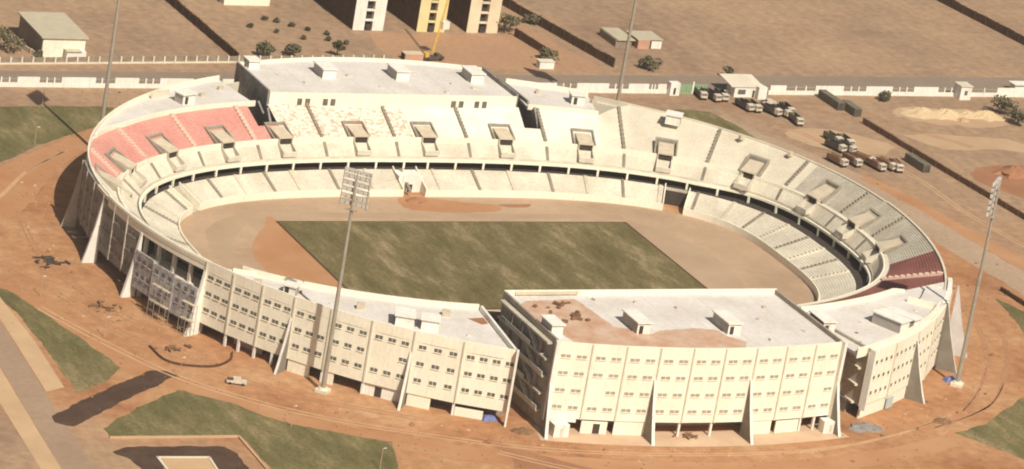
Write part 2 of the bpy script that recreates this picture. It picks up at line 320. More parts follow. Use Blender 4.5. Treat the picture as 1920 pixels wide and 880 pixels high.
sheet("red_soil_patch", smooth_poly([(45, 170), (46, 204), (60, 203), (95, 203), (108, 196), (115, 172), (95, 170.5), (70, 170)], 5, 0.9), 0.007, dustyred)
sheet("red_soil_patch", smooth_poly([(99, 270), (103, 240), (110, 205), (115, 173), (106, 171), (98, 195), (93, 240), (88, 270)], 5, 0.9), 0.009, dustyred)

# ------------------------------------------------------------------ stadium rings
def se(ring, cx, cy):
    return (abs(cx) / ring[0]) ** ring[2] + (abs(cy) / ring[1]) ** ring[2]
R_IN = (89.3, 52.7, 3.2); R_SLOT = (101.8, 62.0, 2.65); R_MID = (109.5, 67.0, 2.5); R_UP = (118.6, 82.0, 2.4)
RC, RCX = 120.0, 1.0
R_FAR = (119.5, 109.0, 2.0); R_EAST = (120.5, 85.0, 2.4)
N = 432
def mid_base():
    A, B, n = R_SLOT; raw = []
    for i in range(4000):
        f = 2 * PI * i / 4000; r = (abs(math.cos(f) / A) ** n + abs(math.sin(f) / B) ** n) ** (-1 / n)
        raw.append((r * math.cos(f), r * math.sin(f)))
    L = [0]
    for i in range(4000):
        a = raw[i]; b = raw[(i + 1) % 4000]; L.append(L[-1] + math.hypot(b[0] - a[0], b[1] - a[1]))
    out = []; j = 0
    for i in range(N):
        s = L[-1] * i / N
        while L[j + 1] < s: j += 1
        t = (s - L[j]) / (L[j + 1] - L[j]); a = raw[j]; b = raw[(j + 1) % 4000]
        out.append((a[0] + (b[0] - a[0]) * t, a[1] + (b[1] - a[1]) * t))
    return out, L[-1]
BASE, PERIM = mid_base()
NRM = []
for i in range(N):
    x, y = BASE[i]; A, B, n = R_SLOT
    gx = math.copysign((abs(x) / A) ** (n - 1) / A, x); gy = math.copysign((abs(y) / B) ** (n - 1) / B, y); h = math.hypot(gx, gy); NRM.append((gx / h, gy / h))
def hit(i, ring):
    i %= N; (x, y), (nx, ny) = BASE[i], NRM[i]
    lo, hi = -30.0, 60.0
    for _ in range(40):
        m_ = (lo + hi) / 2
        if len(ring) == 3: ins = se(ring, x + nx * m_, y + ny * m_) < 1
        elif y > 0: ins = se(R_FAR, x + nx * m_ - RCX, y + ny * m_) < 1
        else: ins = math.hypot(x + nx * m_ - RCX, y + ny * m_) < ring[0]
        if ins: lo = m_
        else: hi = m_
    return lo
D_IN = [hit(i, R_IN) for i in range(N)]; D_MID = [hit(i, R_MID) for i in range(N)]; D_UP = [hit(i, R_EAST if (BASE[i][0] > 0 and BASE[i][1] < 0) else R_UP) for i in range(N)]; D_OUT = [hit(i, (RC,)) for i in range(N)]
PH = [math.degrees(math.atan2(b[1], b[0])) % 360 for b in BASE]
D_SB = []                                   # where the middle tier starts: set back at the east end
for i in range(N):
    x = BASE[i][0]; t = max(0, min(1, (x - 82) / 14)); D_SB.append(0.7 + 3.0 * t * t * (3 - 2 * t) * (1 if PH[i] < 50 or PH[i] > 300 else 0))
D_UPX = list(D_UP)
for i in range(N):                          # the east stand has no roof deck behind it: the seats run out to the rim
    if PH[i] < 39: D_UPX[i] = D_OUT[i] - 0.6
    elif PH[i] < 44: D_UPX[i] = D_UP[i] + (D_OUT[i] - .6 - D_UP[i]) * (44 - PH[i]) / 5
    elif 331 < PH[i]: D_UPX[i] = D_OUT[i] - .6
    elif 326 < PH[i]: D_UPX[i] = D_UP[i] + (D_OUT[i] - .6 - D_UP[i]) * (PH[i] - 326) / 5
    elif 160 < PH[i] < 200: D_UPX[i] = D_OUT[i] - .6
    elif 152 < PH[i] <= 160: D_UPX[i] = D_UP[i] + (D_OUT[i] - .6 - D_UP[i]) * (PH[i] - 152) / 8
    elif 200 <= PH[i] < 206: D_UPX[i] = D_UP[i] + (D_OUT[i] - .6 - D_UP[i]) * (206 - PH[i]) / 6
def pt(i, d):
    i %= N; return (BASE[i][0] + NRM[i][0] * d, BASE[i][1] + NRM[i][1] * d)
def near_i(x, y):
    return min(range(N), key=lambda i: (abs((BASE[i][0] - x) * -NRM[i][1] + (BASE[i][1] - y) * NRM[i][0]) + (1000 if (x - 0) * NRM[i][0] + y * NRM[i][1] < 0 or math.hypot(BASE[i][0] - x, BASE[i][1] - y) > 45 else 0)))
def irange(i0, i1): return [i % N for i in range(i0, (i1 if i1 >= i0 else i1 + N) + 1)]
def tier(idx, da, za, db, zb, rows, mi=0, mb=None, closed=False):
    b = mb or MB(); o0 = len(b.v); m_ = 2 * rows + 1
    for i in idx:
        a, c = da[i], db[i]
        for k_ in range(rows):
            d0 = a + (c - a) * k_ / rows
            b.v.append((*pt(i, d0), za + (zb - za) * k_ / rows)); b.v.append((*pt(i, d0), za + (zb - za) * (k_ + .38) / rows))
        b.v.append((*pt(i, c), zb))
    n = len(idx)
    for q in range(n if closed else n - 1):
        for k_ in range(m_ - 1):
            a = o0 + q * m_ + k_; c = o0 + ((q + 1) % n) * m_ + k_
            b.f.append((a, a + 1, c + 1, c)); b.mi.append(mi)
    return b
def band(idx, fd0, fd1, z0, z1, mb=None, mi=0, closed=False):   # a solid ring wall between two offsets
    b = mb or MB(); o0 = len(b.v); n = len(idx)
    f0 = fd0 if callable(fd0) else (lambda i: fd0[i]); f1 = fd1 if callable(fd1) else (lambda i: fd1[i])
    g0 = z0 if callable(z0) else (lambda i: z0); g1 = z1 if callable(z1) else (lambda i: z1)
    for i in idx:
        p = pt(i, f0(i)); q = pt(i, f1(i)); b.v += [(*p, g0(i)), (*p, g1(i)), (*q, g1(i)), (*q, g0(i))]
    for s_ in range(n if closed else n - 1):
        a = o0 + s_ * 4; c = o0 + ((s_ + 1) % n) * 4
        for k_ in range(4):
            b.f.append((a + k_, a + (k_ + 1) % 4, c + (k_ + 1) % 4, c + k_)); b.mi.append(mi)
    if not closed:
        b.f.append((o0 + 3, o0 + 2, o0 + 1, o0)); b.mi.append(mi); e = o0 + (n - 1) * 4; b.f.append((e, e + 1, e + 2, e + 3)); b.mi.append(mi)
    return b
ALL = list(range(N))
bowl = thing("stadium_bowl", "oval concrete stadium bowl of three seating tiers around the grass pitch", "stadium")

# infield
def ring_poly(ring, off=0.0, n=160):
    A, B, e = ring; P = []
    for i in range(n):
        f = 2 * PI * i / n; r = (abs(math.cos(f) / A) ** e + abs(math.sin(f) / B) ** e) ** (-1 / e) + off; P.append((r * math.cos(f), r * math.sin(f)))
    return P
sheet("running_track", ring_poly(R_IN, -0.2), 0.012, trackm)
sheet("dirt_half_circle", smooth_poly([(-54, 33), (-60, 28.5), (-66, 20), (-71.5, 8), (-72.5, -6), (-68, -20), (-60, -31), (-54, -34)], 5, 0.2), 0.018, orange)
sheet("dirt_half_circle", smooth_poly([(55, 31), (63, 25), (69, 12), (70.5, -3), (67, -18), (58, -30), (55, -33)], 5, 0.2), 0.018, trackdark)
sheet("dark_track_bend", smooth_poly([(-56, 40), (-66, 37), (-77, 28), (-82, 14), (-83, -2), (-79, -8), (-77, 8), (-72, 20), (-64, 31), (-56, 36)], 5, 0.3), 0.0165, trackdark)
sheet("dark_track_bend", [(-56, 40), (56, 39), (56, 35), (-56, 36)], 0.0155, trackdark)
sheet("spoil_patch", smooth_poly([(-9, 52), (-1, 52), (8, 49), (20, 46), (16, 41), (2, 40), (-10, 43)], 5, 0.4), 0.020, orange)
sheet("spoil_patch", smooth_poly([(21, 47), (31, 47), (28, 44.5), (22, 45)], 4, 0.3), 0.020, redsoil)
sheet("pitch_border", [(-55, 33), (55.2, 33), (55.2, -33), (-55, -33)], 0.024, soilbrick)
sheet("pitch", smooth_poly([(-54.3, 32.4), (54.3, 32.4), (54.3, -32.4), (-54.3, -32.4)], 1), 0.09, pitchm)

# gaps in the lower tier: tunnel in the far middle, gate at the far right, ramp at the far left
def gap(x, y, w): c = near_i(x, y); return (c - w, c + w)
G_T = gap(-4, 57, 3); G_R = gap(76, 42, 3); G_L = gap(-80, 44, 2)
cuts = sorted([G_T, G_R, G_L]); segs = []
for a, b in zip(cuts, cuts[1:] + cuts[:1]): segs.append(irange(a[1], b[0] if b[0] > a[1] else b[0] + N))
ZL0, ZL1, ZM0, ZM1, ZU0, ZU1 = 1.4, 5.0, 7.4, 11.3, 12.2, 18.3
zer = [0.0] * N
def seat_mat_lower(i):
    return 0
b = MB()
for s_ in segs: tier(s_, [d + .35 for d in D_IN], ZL0, zer, ZL1, 14, 0, b)
b.build("lower_tier", seatconc, bowl)
b = MB()
for s_ in segs: band(s_, D_IN, [d + .35 for d in D_IN], 0, 2.1, b)
b.build("pitch_side_wall", cream, bowl)
for ga, gb in (G_T, G_R, G_L):          # side walls of the gaps
    for i, sg in ((ga, 1), (gb, -1)):
        b = MB()
        p = pt(i, D_IN[i % N]); q = pt(i, 0); t = (-NRM[i % N][1] * sg * .3, NRM[i % N][0] * sg * .3)
        b.hexa([(*p, 0), (*q, 0), (q[0] + t[0], q[1] + t[1], 0), (p[0] + t[0], p[1] + t[1], 0)][::(1 if sg > 0 else -1)], [(*p, 2.4), (*q, 6.0), (q[0] + t[0], q[1] + t[1], 6.0), (p[0] + t[0], p[1] + t[1], 2.4)][::(1 if sg > 0 else -1)])
        b.build("gap_side_wall", cream, bowl)

b = band(irange(*G_T), lambda i: -5.5, lambda i: 0.2, 0, 4.9); b.build("tunnel_house", white, bowl)
i = (G_T[0] + G_T[1]) // 2 % N; t_ = MB(); t_.obox(pt(i, -5.6), math.atan2(NRM[i][0], -NRM[i][1]), 1.5, 0.2, 0, 2.4); t_.build("tunnel_door", dark, bowl)
b = band(irange(*G_R), lambda i: -1.0, lambda i: 0.2, 0.0, 4.9); b.build("gate_back_wall", grayconc, bowl)
b = band(irange(*G_R), lambda i: -1.25, lambda i: -1.02, 0.0, 4.3); b.build("gate_opening", dark, bowl)
b = MB(); a_, c_ = G_L
for q in range(a_, c_):
    for k_ in range(14):
        d0 = D_IN[q % N] * (1 - k_ / 14); d1 = D_IN[q % N] * (1 - (k_ + 1) / 14)
        b.hexa([(*pt(q, d0), 0), (*pt(q, d1), 0), (*pt(q + 1, d1), 0), (*pt(q + 1, d0), 0)][::-1], [(*pt(q, d0), .35 * (k_ + 1)), (*pt(q, d1), .35 * (k_ + 1)), (*pt(q + 1, d1), .35 * (k_ + 1)), (*pt(q + 1, d0), .35 * (k_ + 1))][::-1])
b.build("ramp_stair", grayconc, bowl)
# walkway recess below the middle tier; its shade is painted in dark
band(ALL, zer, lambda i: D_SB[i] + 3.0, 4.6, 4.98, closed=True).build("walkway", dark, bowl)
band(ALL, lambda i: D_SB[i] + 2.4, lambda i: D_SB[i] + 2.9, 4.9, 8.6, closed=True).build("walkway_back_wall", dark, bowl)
band(ALL, lambda i: D_SB[i] - .35, lambda i: D_SB[i] + .35, 7.05, 7.75, closed=True).build("front_beam", cream, bowl)
band(ALL, lambda i: D_SB[i] + .4, lambda i: D_SB[i] + .5, 7.7, 8.5, closed=True).build("front_railing", joint, bowl)
cn = 62
for q in range(cn):
    i = round(q * N / cn) % N; mb = MB(); mb.obox(pt(i, D_SB[i] - .15), math.atan2(NRM[i][1], NRM[i][0]), .5, .6, 4.95, 7.1); mb.build("slot_column", cream, bowl)
tier(ALL, [d + .35 for d in D_SB], ZM0, D_MID, ZM1, 13, closed=True).build("middle_tier", seatconc, bowl)
band(ALL, D_MID, lambda i: D_MID[i] + .5, 10.9, lambda i: 12.15 if (PH[i] > 250 or PH[i] < 8) else 12.9 - max(0, 30 - PH[i]) / 22 * .75 if PH[i] < 30 else 12.9, closed=True).build("balustrade_wall", cream, bowl)
DU0 = [d + 1.7 for d in D_MID]
band(ALL, lambda i: D_MID[i] + .5, lambda i: D_MID[i] + 1.75, 11.7, 12.18, closed=True).build("upper_walkway", pale, bowl)
# the upper tier, section by section
def idx_between(p0, p1):            # polar angles, anticlockwise
    r = [i for i in range(N) if (PH[i] - p0) % 360 <= (p1 - p0) % 360]
    r.sort(key=lambda i: (PH[i] - p0) % 360); return r
phf = lambda x, y: math.degrees(math.atan2(y, x)) % 360
A_RED0, A_RED1 = PH[near_i(-43.5, 73)], phf(-105, 24)
A_DR0, A_DR1 = 312, 343.5
secs = [(44, phf(2, 66), "white_seat_section", whiteseat), (phf(2, 66), A_RED0, "half_fitted_seat_section", mixseat), (A_RED0, A_RED1, "red_seat_section", redseat),
        (A_RED1, A_DR0, "bare_upper_terrace", seatconc), (A_DR0, A_DR1, "shaded_red_seat_section", darkred), (A_DR1, 14, "grey_upper_terrace", grayconc), (14, 44, "pale_upper_terrace", pale)]
for p0, p1, nm, m_ in secs:
    ids = idx_between(p0, p1); ids.append((ids[-1] + 1) % N)
    piece = []; b = MB()
    for i in ids + [None]:
        gapd = i is not None and BASE[i][1] > 0 and (-46.3 < pt(i, 8)[0] < -41.2 or 38.2 < pt(i, 8)[0] < 42.6)
        if i is None or gapd:
            if len(piece) > 1: tier(piece, DU0, ZU0, D_UPX, ZU1, 18, 0, b)
            piece = []
        else: piece.append(i)
    b.build(nm, m_, bowl)
for sgn, m_ in ((-1, redseat), (1, whiteseat)):
    ids = [i for i in ALL if BASE[i][1] > 0 and (-47.6 < pt(i, 8)[0] < -40 if sgn < 0 else 37 < pt(i, 8)[0] < 43.9)]
    ids.sort(key=lambda i: PH[i]); tier(ids, DU0, ZU0, [a + (c - a) * .40 for a, c in zip(DU0, D_UP)], ZU0 + (ZU1 - ZU0) * .40 - .02, 7).build("lower_corner_seats", m_, bowl)
# stairs between the blocks
def aisle(i, da, za, db, zb, m_, wdt=1.2, up=.42, nm="aisle_stair"):
    i %= N; a = pt(i, da); c = pt(i, db); t = (-NRM[i][1] * wdt / 2, NRM[i][0] * wdt / 2)
    mb = MB(); rows = 10
    for k_ in range(rows):
        u0, u1 = k_ / rows, (k_ + 1) / rows
        p = (a[0] + (c[0] - a[0]) * u0, a[1] + (c[1] - a[1]) * u0); q = (a[0] + (c[0] - a[0]) * u1, a[1] + (c[1] - a[1]) * u1)
        z = za + (zb - za) * u1 + up; z0_ = za + (zb - za) * u0 - .2
        mb.hexa([(p[0] - t[0], p[1] - t[1], z0_), (p[0] + t[0], p[1] + t[1], z0_), (q[0] + t[0], q[1] + t[1], z0_), (q[0] - t[0], q[1] - t[1], z0_)][::-1],
                [(p[0] - t[0], p[1] - t[1], z), (p[0] + t[0], p[1] + t[1], z), (q[0] + t[0], q[1] + t[1], z), (q[0] - t[0], q[1] - t[1], z)][::-1])
    return mb.build(nm, m_, bowl)
VU = [(-40.6, 64.1), (-16.1, 66.3), (5.6, 62.5), (29.5, 63.3), (53.6, 61.4), (75.1, 51), (92.9, 36.5), (107.3, 19), (113.8, -1.4), (113.1, -22.5), (-60.9, 63.5), (-81.6, 55.4), (-97.9, 40.8), (-108.4, 28)]
VI = sorted(near_i(*v) for v in VU)
VI += [near_i(-113, -2), near_i(-109, -22)]
rail = mat("stair_shadow_rail", (0.34, 0.30, 0.235), (0.25, 0.22, 0.17), 0.4)  # railing and box-edge shadows put into the stair and outline colour
def mid_i(a, b): d = (b - a) % N; return (a + d // 2) % N
ordv = sorted(VI)
for a, c in zip(ordv, ordv[1:] + ordv[:1]):
    if (c - a) % N > 40: continue
    i = mid_i(a, c); red = (PH[i] - A_RED0) % 360 <= (A_RED1 - A_RED0) % 360; dr = A_DR0 < PH[i] < A_DR1
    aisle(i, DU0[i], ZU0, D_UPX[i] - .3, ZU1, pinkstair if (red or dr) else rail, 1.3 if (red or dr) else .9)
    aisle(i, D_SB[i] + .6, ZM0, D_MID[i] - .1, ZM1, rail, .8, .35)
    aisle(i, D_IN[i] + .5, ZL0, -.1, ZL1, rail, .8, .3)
    if red or dr:
        for j in (mid_i(a, i) , mid_i(i, c)):
            pass
for i in VI:
    if not any((i - ga) % N <= (gb - ga) for ga, gb in (G_T, G_R, G_L)): aisle(i, D_IN[i] + .5, ZL0, -.1, ZL1, seatconc, 1.0, .25)
for x, y in ((-113, 10), (100, -48)):
    i = near_i(x, y); aisle(i, DU0[i], ZU0, D_UPX[i] - .3, ZU1, pinkstair, 1.3)
# vomitories: sloping slab over a dark doorway, and the U-shaped wall of the stair in front
for i in VI:
    nx, ny = NRM[i]; tx, ty = -ny, nx
    def P(a, d, z): b0 = BASE[i]; return (b0[0] + nx * d + tx * a, b0[1] + ny * d + ty * a, z)
    d0 = D_MID[i] - .6; L = 6.4; vw = 2.3
    v = MB()
    sl = (ZU1 - ZU0) / (D_UP[i] - DU0[i])
    zf, zb_ = 13.5, 12.2 + sl * (L - 2.4) + .5
    v.hexa([P(-vw, d0, zf - .35), P(-vw, d0 + L, zb_ - .35), P(vw, d0 + L, zb_ - .35), P(vw, d0, zf - .35)], [P(-vw, d0, zf), P(-vw, d0 + L, zb_), P(vw, d0 + L, zb_), P(vw, d0, zf)])
    vo = v.build("vomitory_roof", slab, bowl)
    for sg in (-1, 1):
        v = MB()
        a0, a1 = sorted((sg * vw, sg * (vw - .35)))
        v.hexa([P(a0, d0 + .1, 11), P(a0, d0 + L - .1, 11), P(a1, d0 + L - .1, 11), P(a1, d0 + .1, 11)], [P(a0, d0 + .1, zf - .4), P(a0, d0 + L - .1, zb_ - .4), P(a1, d0 + L - .1, zb_ - .4), P(a1, d0 + .1, zf - .4)])
        v.build("vomitory_wall", grayconc, bowl)
    v = MB(); v.hexa([P(-vw + .3, d0 + .5, 11.35), P(-vw + .3, d0 + .8, 11.35), P(vw - .3, d0 + .8, 11.35), P(vw - .3, d0 + .5, 11.35)], [P(-vw + .3, d0 + .5, 13.15), P(-vw + .3, d0 + .8, 13.15), P(vw - .3, d0 + .8, 13.15), P(vw - .3, d0 + .5, 13.15)])
    v.build("vomitory_opening", dark, bowl)
    v = MB()
    for a0, a1, e0, e1 in ((-vw - 1.1, -vw - .65, d0 + 1.2, d0 + L + 1.3), (vw + .65, vw + 1.1, d0 + 1.2, d0 + L + 1.3), (-vw - .65, vw + .65, d0 + L + .85, d0 + L + 1.3)):
        g0, g1 = ZU0 + sl * max(0, e0 - DU0[i]) + .75, ZU0 + sl * (e1 - DU0[i]) + .75
        v.hexa([P(a0, e0, g0 - 1.6), P(a0, e1, g1 - 1.6), P(a1, e1, g1 - 1.6), P(a1, e0, g0 - 1.6)], [P(a0, e0, g0), P(a0, e1, g1), P(a1, e1, g1), P(a1, e0, g0)])
    v.build("vomitory_shadow_wall", rail, bowl)  # low wall coloured dark as the shadow line round each box
    v = MB(); d1 = d0 - 3.4; h0, h1 = 9.6, 11.6
    for a0, a1, e0, e1 in ((-vw, -vw + .35, d1, d0), (vw - .35, vw, d1, d0), (-vw + .35, vw - .35, d1, d1 + .35)):
        v.hexa([P(a0, e0, 8.8), P(a0, e1, 8.8), P(a1, e1, 8.8), P(a1, e0, 8.8)], [P(a0, e0, h0 + .55), P(a0, e1, h0 + .55 + (e1 - e0) * .5), P(a1, e1, h0 + .55 + (e1 - e0) * .5), P(a1, e0, h0 + .55)])
    v.build("stair_wall", joint, bowl)
# rim: inner parapet, deck, outer parapet
DECK = 18.6
deck_ids_w = [i for i in idx_between(44, A_DR0 + 15)]
deck_ids_w = [i for i in deck_ids_w if not (BASE[i][1] > 0 and -48 < pt(i, D_OUT[i])[0] < 44.5)]
deck_ids_w = [i for i in deck_ids_w if not (-52 < pt(i, D_OUT[i])[0] < 46 and pt(i, D_OUT[i])[1] < 0)]
runs = []; cur = []
for i in deck_ids_w:
    if cur and (i - cur[-1]) % N != 1: runs.append(cur); cur = []
    cur.append(i)
runs.append(cur)
rimfar = idx_between(327, 44); 
for r_ in runs:
    b = band(r_, lambda i: min(D_UPX[i] + .05, D_OUT[i] - .55), lambda i: D_OUT[i] - .35, DECK - .9, DECK); b.build("roof_deck", roofm, bowl)
    rp_ = [i for i in r_ if not (158 < PH[i] < 203)]; rp_ = [[i for i in rp_ if PH[i] < 180], [i for i in rp_ if PH[i] >= 180]]
    for q_ in rp_:
        if len(q_) > 1: band(q_, lambda i: D_UPX[i] - .3, lambda i: D_UPX[i] + .2, 17.9, 19.5).build("inner_parapet", cream, bowl)
    band(r_, lambda i: D_OUT[i] - .35, lambda i: D_OUT[i], 17.2, 20.0).build("outer_parapet", cream, bowl)
band(rimfar, lambda i: D_OUT[i] - .6, lambda i: D_OUT[i], 17.0, 18.9).build("outer_parapet", pale, bowl)
# back wall of the bowl under the rim (the sides one cannot see into)
shell = [i for i in range(N) if not (-52 < pt(i, D_OUT[i])[0] < 46 and pt(i, D_OUT[i])[1] < 0) and (PH[i] < 167 or PH[i] > 330)]
shell.sort(key=lambda i: (PH[i] - 329) % 360)
band(shell, lambda i: D_OUT[i] - 1.2, lambda i: D_OUT[i] - .5, 0, 17.3).build("outer_wall", pale, bowl)
CEN = [RCX, 0.0]
def pol(deg, r): a = math.radians(deg); return (CEN[0] + r * math.cos(a), CEN[1] + r * math.sin(a))
inner_shell = idx_between(176, 330)
inner_shell = [i for i in inner_shell if not (-52 < pt(i, D_OUT[i])[0] < 46)]
# ------------------------------------------------------------------ facades in bays
def fin(deg, r, parent, m_=white, top=15.0, out=6.0, th=.55, base=0.0, foot=0.5):
    a = math.radians(deg); u = Vector((math.cos(a), math.sin(a), 0)); t = Vector((-u.y, u.x, 0)) * th / 2; c = Vector((CEN[0], CEN[1], 0)) + u * (r - .15)
    prof = [(0, base), (out, base), (out * .80, base + top * .17), (out * .42, base + top * .55), (.35, base + top), (0, base + top)]
    mb = MB(); n = len(prof)
    vs = [c + u * x + Vector((0, 0, z)) - t for x, z in prof] + [c + u * x + Vector((0, 0, z)) + t for x, z in prof]
    mb.add(vs, [tuple(range(n)), tuple(range(2 * n - 1, n - 1, -1))] + [(i, n + i, n + (i + 1) % n, (i + 1) % n) for i in range(n)])
    if 210 < deg < 322: mb.mi[0] = mb.mi[1] = 1  # side faces take the painted shade
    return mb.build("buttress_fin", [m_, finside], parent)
def bay(d0, d1, r, z0, z1, parent, m_, rows, nwin, ww, wh, name="facade_bay", winm=glass, th=.5, pil=True, pilm=joint, off=0, gap_=.16, double=True):
    p = Vector(pol(d0, r)); q = Vector(pol(d1, r)); e = (q - p); L = e.length; e.normalize(); nrm = Vector((e.y, -e.x))
    if nrm.dot((p + q) / 2) < 0: nrm = -nrm
    def X(s, d, z): v = p + e * s + nrm * d; return (v.x, v.y, z)
    mb = MB()
    mb.hexa([X(0, -th, z0), X(0, 0, z0), X(L, 0, z0), X(L, -th, z0)], [X(0, -th, z1), X(0, 0, z1), X(L, 0, z1), X(L, -th, z1)])
    if pil: mb.hexa([X(0, .02, z0), X(0, .30, z0), X(.36, .30, z0), X(.36, .02, z0)], [X(0, .02, z1 - .05), X(0, .30, z1 - .05), X(.36, .30, z1 - .05), X(.36, .02, z1 - .05)], 1)
    o = mb.build(name, [m_, pilm], parent)
    step = (L - .8) / nwin
    for z in rows:
        for k_ in range(nwin):
            s = .6 + step * (k_ + .5) - ww / 2
            if random.random() < 0.015: continue
            wb = MB()
            pieces = [(s, s + ww * .46), (s + ww * .54, s + ww)] if double else [(s, s + ww)]
            for s0, s1 in pieces:
                wb.hexa([X(s0, .01, z - wh / 2), X(s0, .05, z - wh / 2), X(s1, .05, z - wh / 2), X(s1, .01, z - wh / 2)], [X(s0, .01, z + wh / 2), X(s0, .05, z + wh / 2), X(s1, .05, z + wh / 2), X(s1, .01, z + wh / 2)])
            wb.hexa([X(s - .1, .01, z - wh / 2 - .22), X(s - .1, .22, z - wh / 2 - .22), X(s + ww + .1, .22, z - wh / 2 - .22), X(s + ww + .1, .01, z - wh / 2 - .22)], [X(s - .1, .01, z - wh / 2 - .06), X(s - .1, .22, z - wh / 2 - .06), X(s + ww + .1, .22, z - wh / 2 - .06), X(s + ww + .1, .01, z - wh / 2 - .06)], 1)
            wb.build("window", [winm, m_], o)
    return o
def infill(d0, d1, r, z1, parent, m_, door=None, f0=0.0, f1=1.0):
    p = Vector(pol(d0, r)); q = Vector(pol(d1, r)); e = q - p; L = e.length; e.normalize(); nrm = Vector((e.y, -e.x))
    if nrm.dot((p + q) / 2) < 0: nrm = -nrm
    def X(s, d, z): v = p + e * s + nrm * d; return (v.x, v.y, z)
    a, c = L * f0, L * f1
    mb = MB(); mb.hexa([X(a, -.4, 0), X(a, 0, 0), X(c, 0, 0), X(c, -.4, 0)], [X(a, -.4, z1), X(a, 0, z1), X(c, 0, z1), X(c, -.4, z1)])
    o = mb.build("ground_floor_wall", m_, parent)
    if door:
        s = L * door; db = MB(); db.hexa([X(s, .01, 0.1), X(s, .06, .1), X(s + 1.8, .06, .1), X(s + 1.8, .01, .1)], [X(s, .01, 2.7), X(s, .06, 2.7), X(s + 1.8, .06, 2.7), X(s + 1.8, .01, 2.7)]); db.build("door", dark, o)
    return o
def annular(d0, d1, r0, r1, n=12):
    return [pol(d0 + (d1 - d0) * i / n, r1) for i in range(n + 1)] + [pol(d1 + (d0 - d1) * i / n, r0) for i in range(n + 1)]

# -- curved west facade, still grey and half clad, belongs to the bowl
WB = [166.5, 170.6, 174.8, 179, 182.9, 186.7, 190.5, 194.8, 199.2, 203.4]
for a, c in zip(WB[:6], WB[1:7]):
    bay(a, c, RC, 4.0, 19.3, bowl, rough_grey, (15.6, 11.4, 7.2), 3 if a > 175 else 2, 1.5, 1.1, double=False, pilm=grayconc)
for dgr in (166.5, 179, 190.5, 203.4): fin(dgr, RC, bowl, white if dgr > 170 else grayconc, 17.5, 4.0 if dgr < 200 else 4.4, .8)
mb = MB(); mb.prism(annular(166, 203.4, 111, 114.5), 0, 11); mb.build("concourse_core", rough_grey, bowl)
mb = MB(); mb.prism(annular(190.5, 203.4, 114.6, 119.6), 11.0, 11.5); mb.prism(annular(190.5, 203.4, 114.6, 119.6), 3.9, 4.3); mb.prism(annular(176, 203.4, RC - 1.6, RC + .1, 24), 18.6, 19.6); mb.build("floor_slab", pale, bowl)
for dgr in (190.7, 193.8, 197, 200.2, 203.2):
    c_ = pol(dgr, 118.6); mb = MB(); mb.obox(c_, math.radians(dgr), 1.0, .9, 0, 19.3); mb.build("concourse_column", pale, bowl)
# lower cladding panel standing proud of the open concourse
bay(190.9, 194.9, RC + 1.6, 3.4, 13.4, bowl, bluegrey, (11.4, 7.2), 3, 1.3, 1.2, double=False, pil=False)
bay(194.9, 199.1, RC + 1.8, 3.0, 13.0, bowl, bluegrey, (11.2, 7.0), 3, 1.3, 1.2, double=False, pil=False)
bay(199.1, 203.2, RC + 1.6, 2.6, 12.4, bowl, bluegrey, (10.8, 6.8), 3, 1.3, 1.2, double=False, pil=False)

# -- west office block: cream, four storeys
wbk = thing("office_block", "curved cream block with rows of small windows left of the main grandstand", "stadium block", (RCX - 90, -83, 0))
def rel(o):  # meshes are written in world coordinates: keep them there under an offset empty
    for ch in o.children: ch.location = (-o.location.x, -o.location.y, -o.location.z)
LB = [203.4, 207.9, 212.4, 217, 222, 227.3, 232.6, 238.6, 245.2]
for k_, (a, c) in enumerate(zip(LB, LB[1:])):
    last = k_ == 7
    bay(a, c, RC, 3.3, 19.9, wbk, cream, (16.0, 11.6, 7.2), 4 if last else 3, 1.9, .95)
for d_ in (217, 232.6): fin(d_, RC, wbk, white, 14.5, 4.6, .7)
mb = MB(); mb.obox(pol(245.0, RC + .9), math.radians(245), 1.8, .5, 0, 20.2); mb.build("end_pier", white, wbk)
poly = [pol(203.6 + (244.6 - 203.6) * i / 24, RC - .7) for i in range(25)]
inner = []
for i in idx_between(203.6, 260):
    p_ = pt(i, D_UP[i] + .3)
    if pol(0, 0)[0] - 1 - 400 < p_[0] < -47.5 and math.degrees(math.atan2(p_[1], p_[0] - RCX)) % 360 > 204: inner.append(p_)
inner.append((-46.5, inner[-1][1] - .3))
mb = MB(); mb.prism(poly + inner[::-1], 3.5, DECK + .01); mb.build("upper_floors", [roofm], wbk)
core = [pol(203.6 + (244.6 - 203.6) * i / 24, RC - 6) for i in range(25)]
mb = MB(); mb.prism(core + inner[::-1], 0, 3.49); mb.build("ground_floor_core", rough_grey, wbk)
mb = MB(); p_ = pol(244.9, RC); mb.prism([(p_[0] - .3, p_[1] + .2), (p_[0] + .4, p_[1] + .2), (-45.8, -79.2), (-46.5, -79.2)], 3.4, 19.9); mb.build("end_wall", white, wbk)
mb = MB()
for i0, i1 in zip(inner, inner[1:]):
    e = Vector(i1) - Vector(i0); mb.obox((Vector(i0) + Vector(i1)) / 2, math.atan2(e.y, e.x), e.length + .05, .5, DECK, 20.0)
mb.build("inner_parapet", cream, wbk)
infill(207.9, 212.4, RC - 4, 3.4, wbk, slab); infill(217.3, 222, RC - .3, 3.4, wbk, cream, None, 0, .62); infill(222.2, 227.3, RC - .3, 3.4, wbk, cream, None, 0, .25); infill(227.3, 232.4, RC - .6, 3.0, wbk, white, .3, 0, 1)
infill(232.9, 238.6, RC - .3, 3.4, wbk, cream, None, 0, .5); infill(238.8, 245, RC - .3, 2.2, wbk, cream, None, 0, .55)
for d_ in (207.9, 210, 212.4, 215, 222, 227.3, 238.6):
    mb = MB(); mb.obox(pol(d_, RC - .4), math.radians(d_), .6, .6, 0, 3.4); mb.build("ground_floor_column", white, wbk)
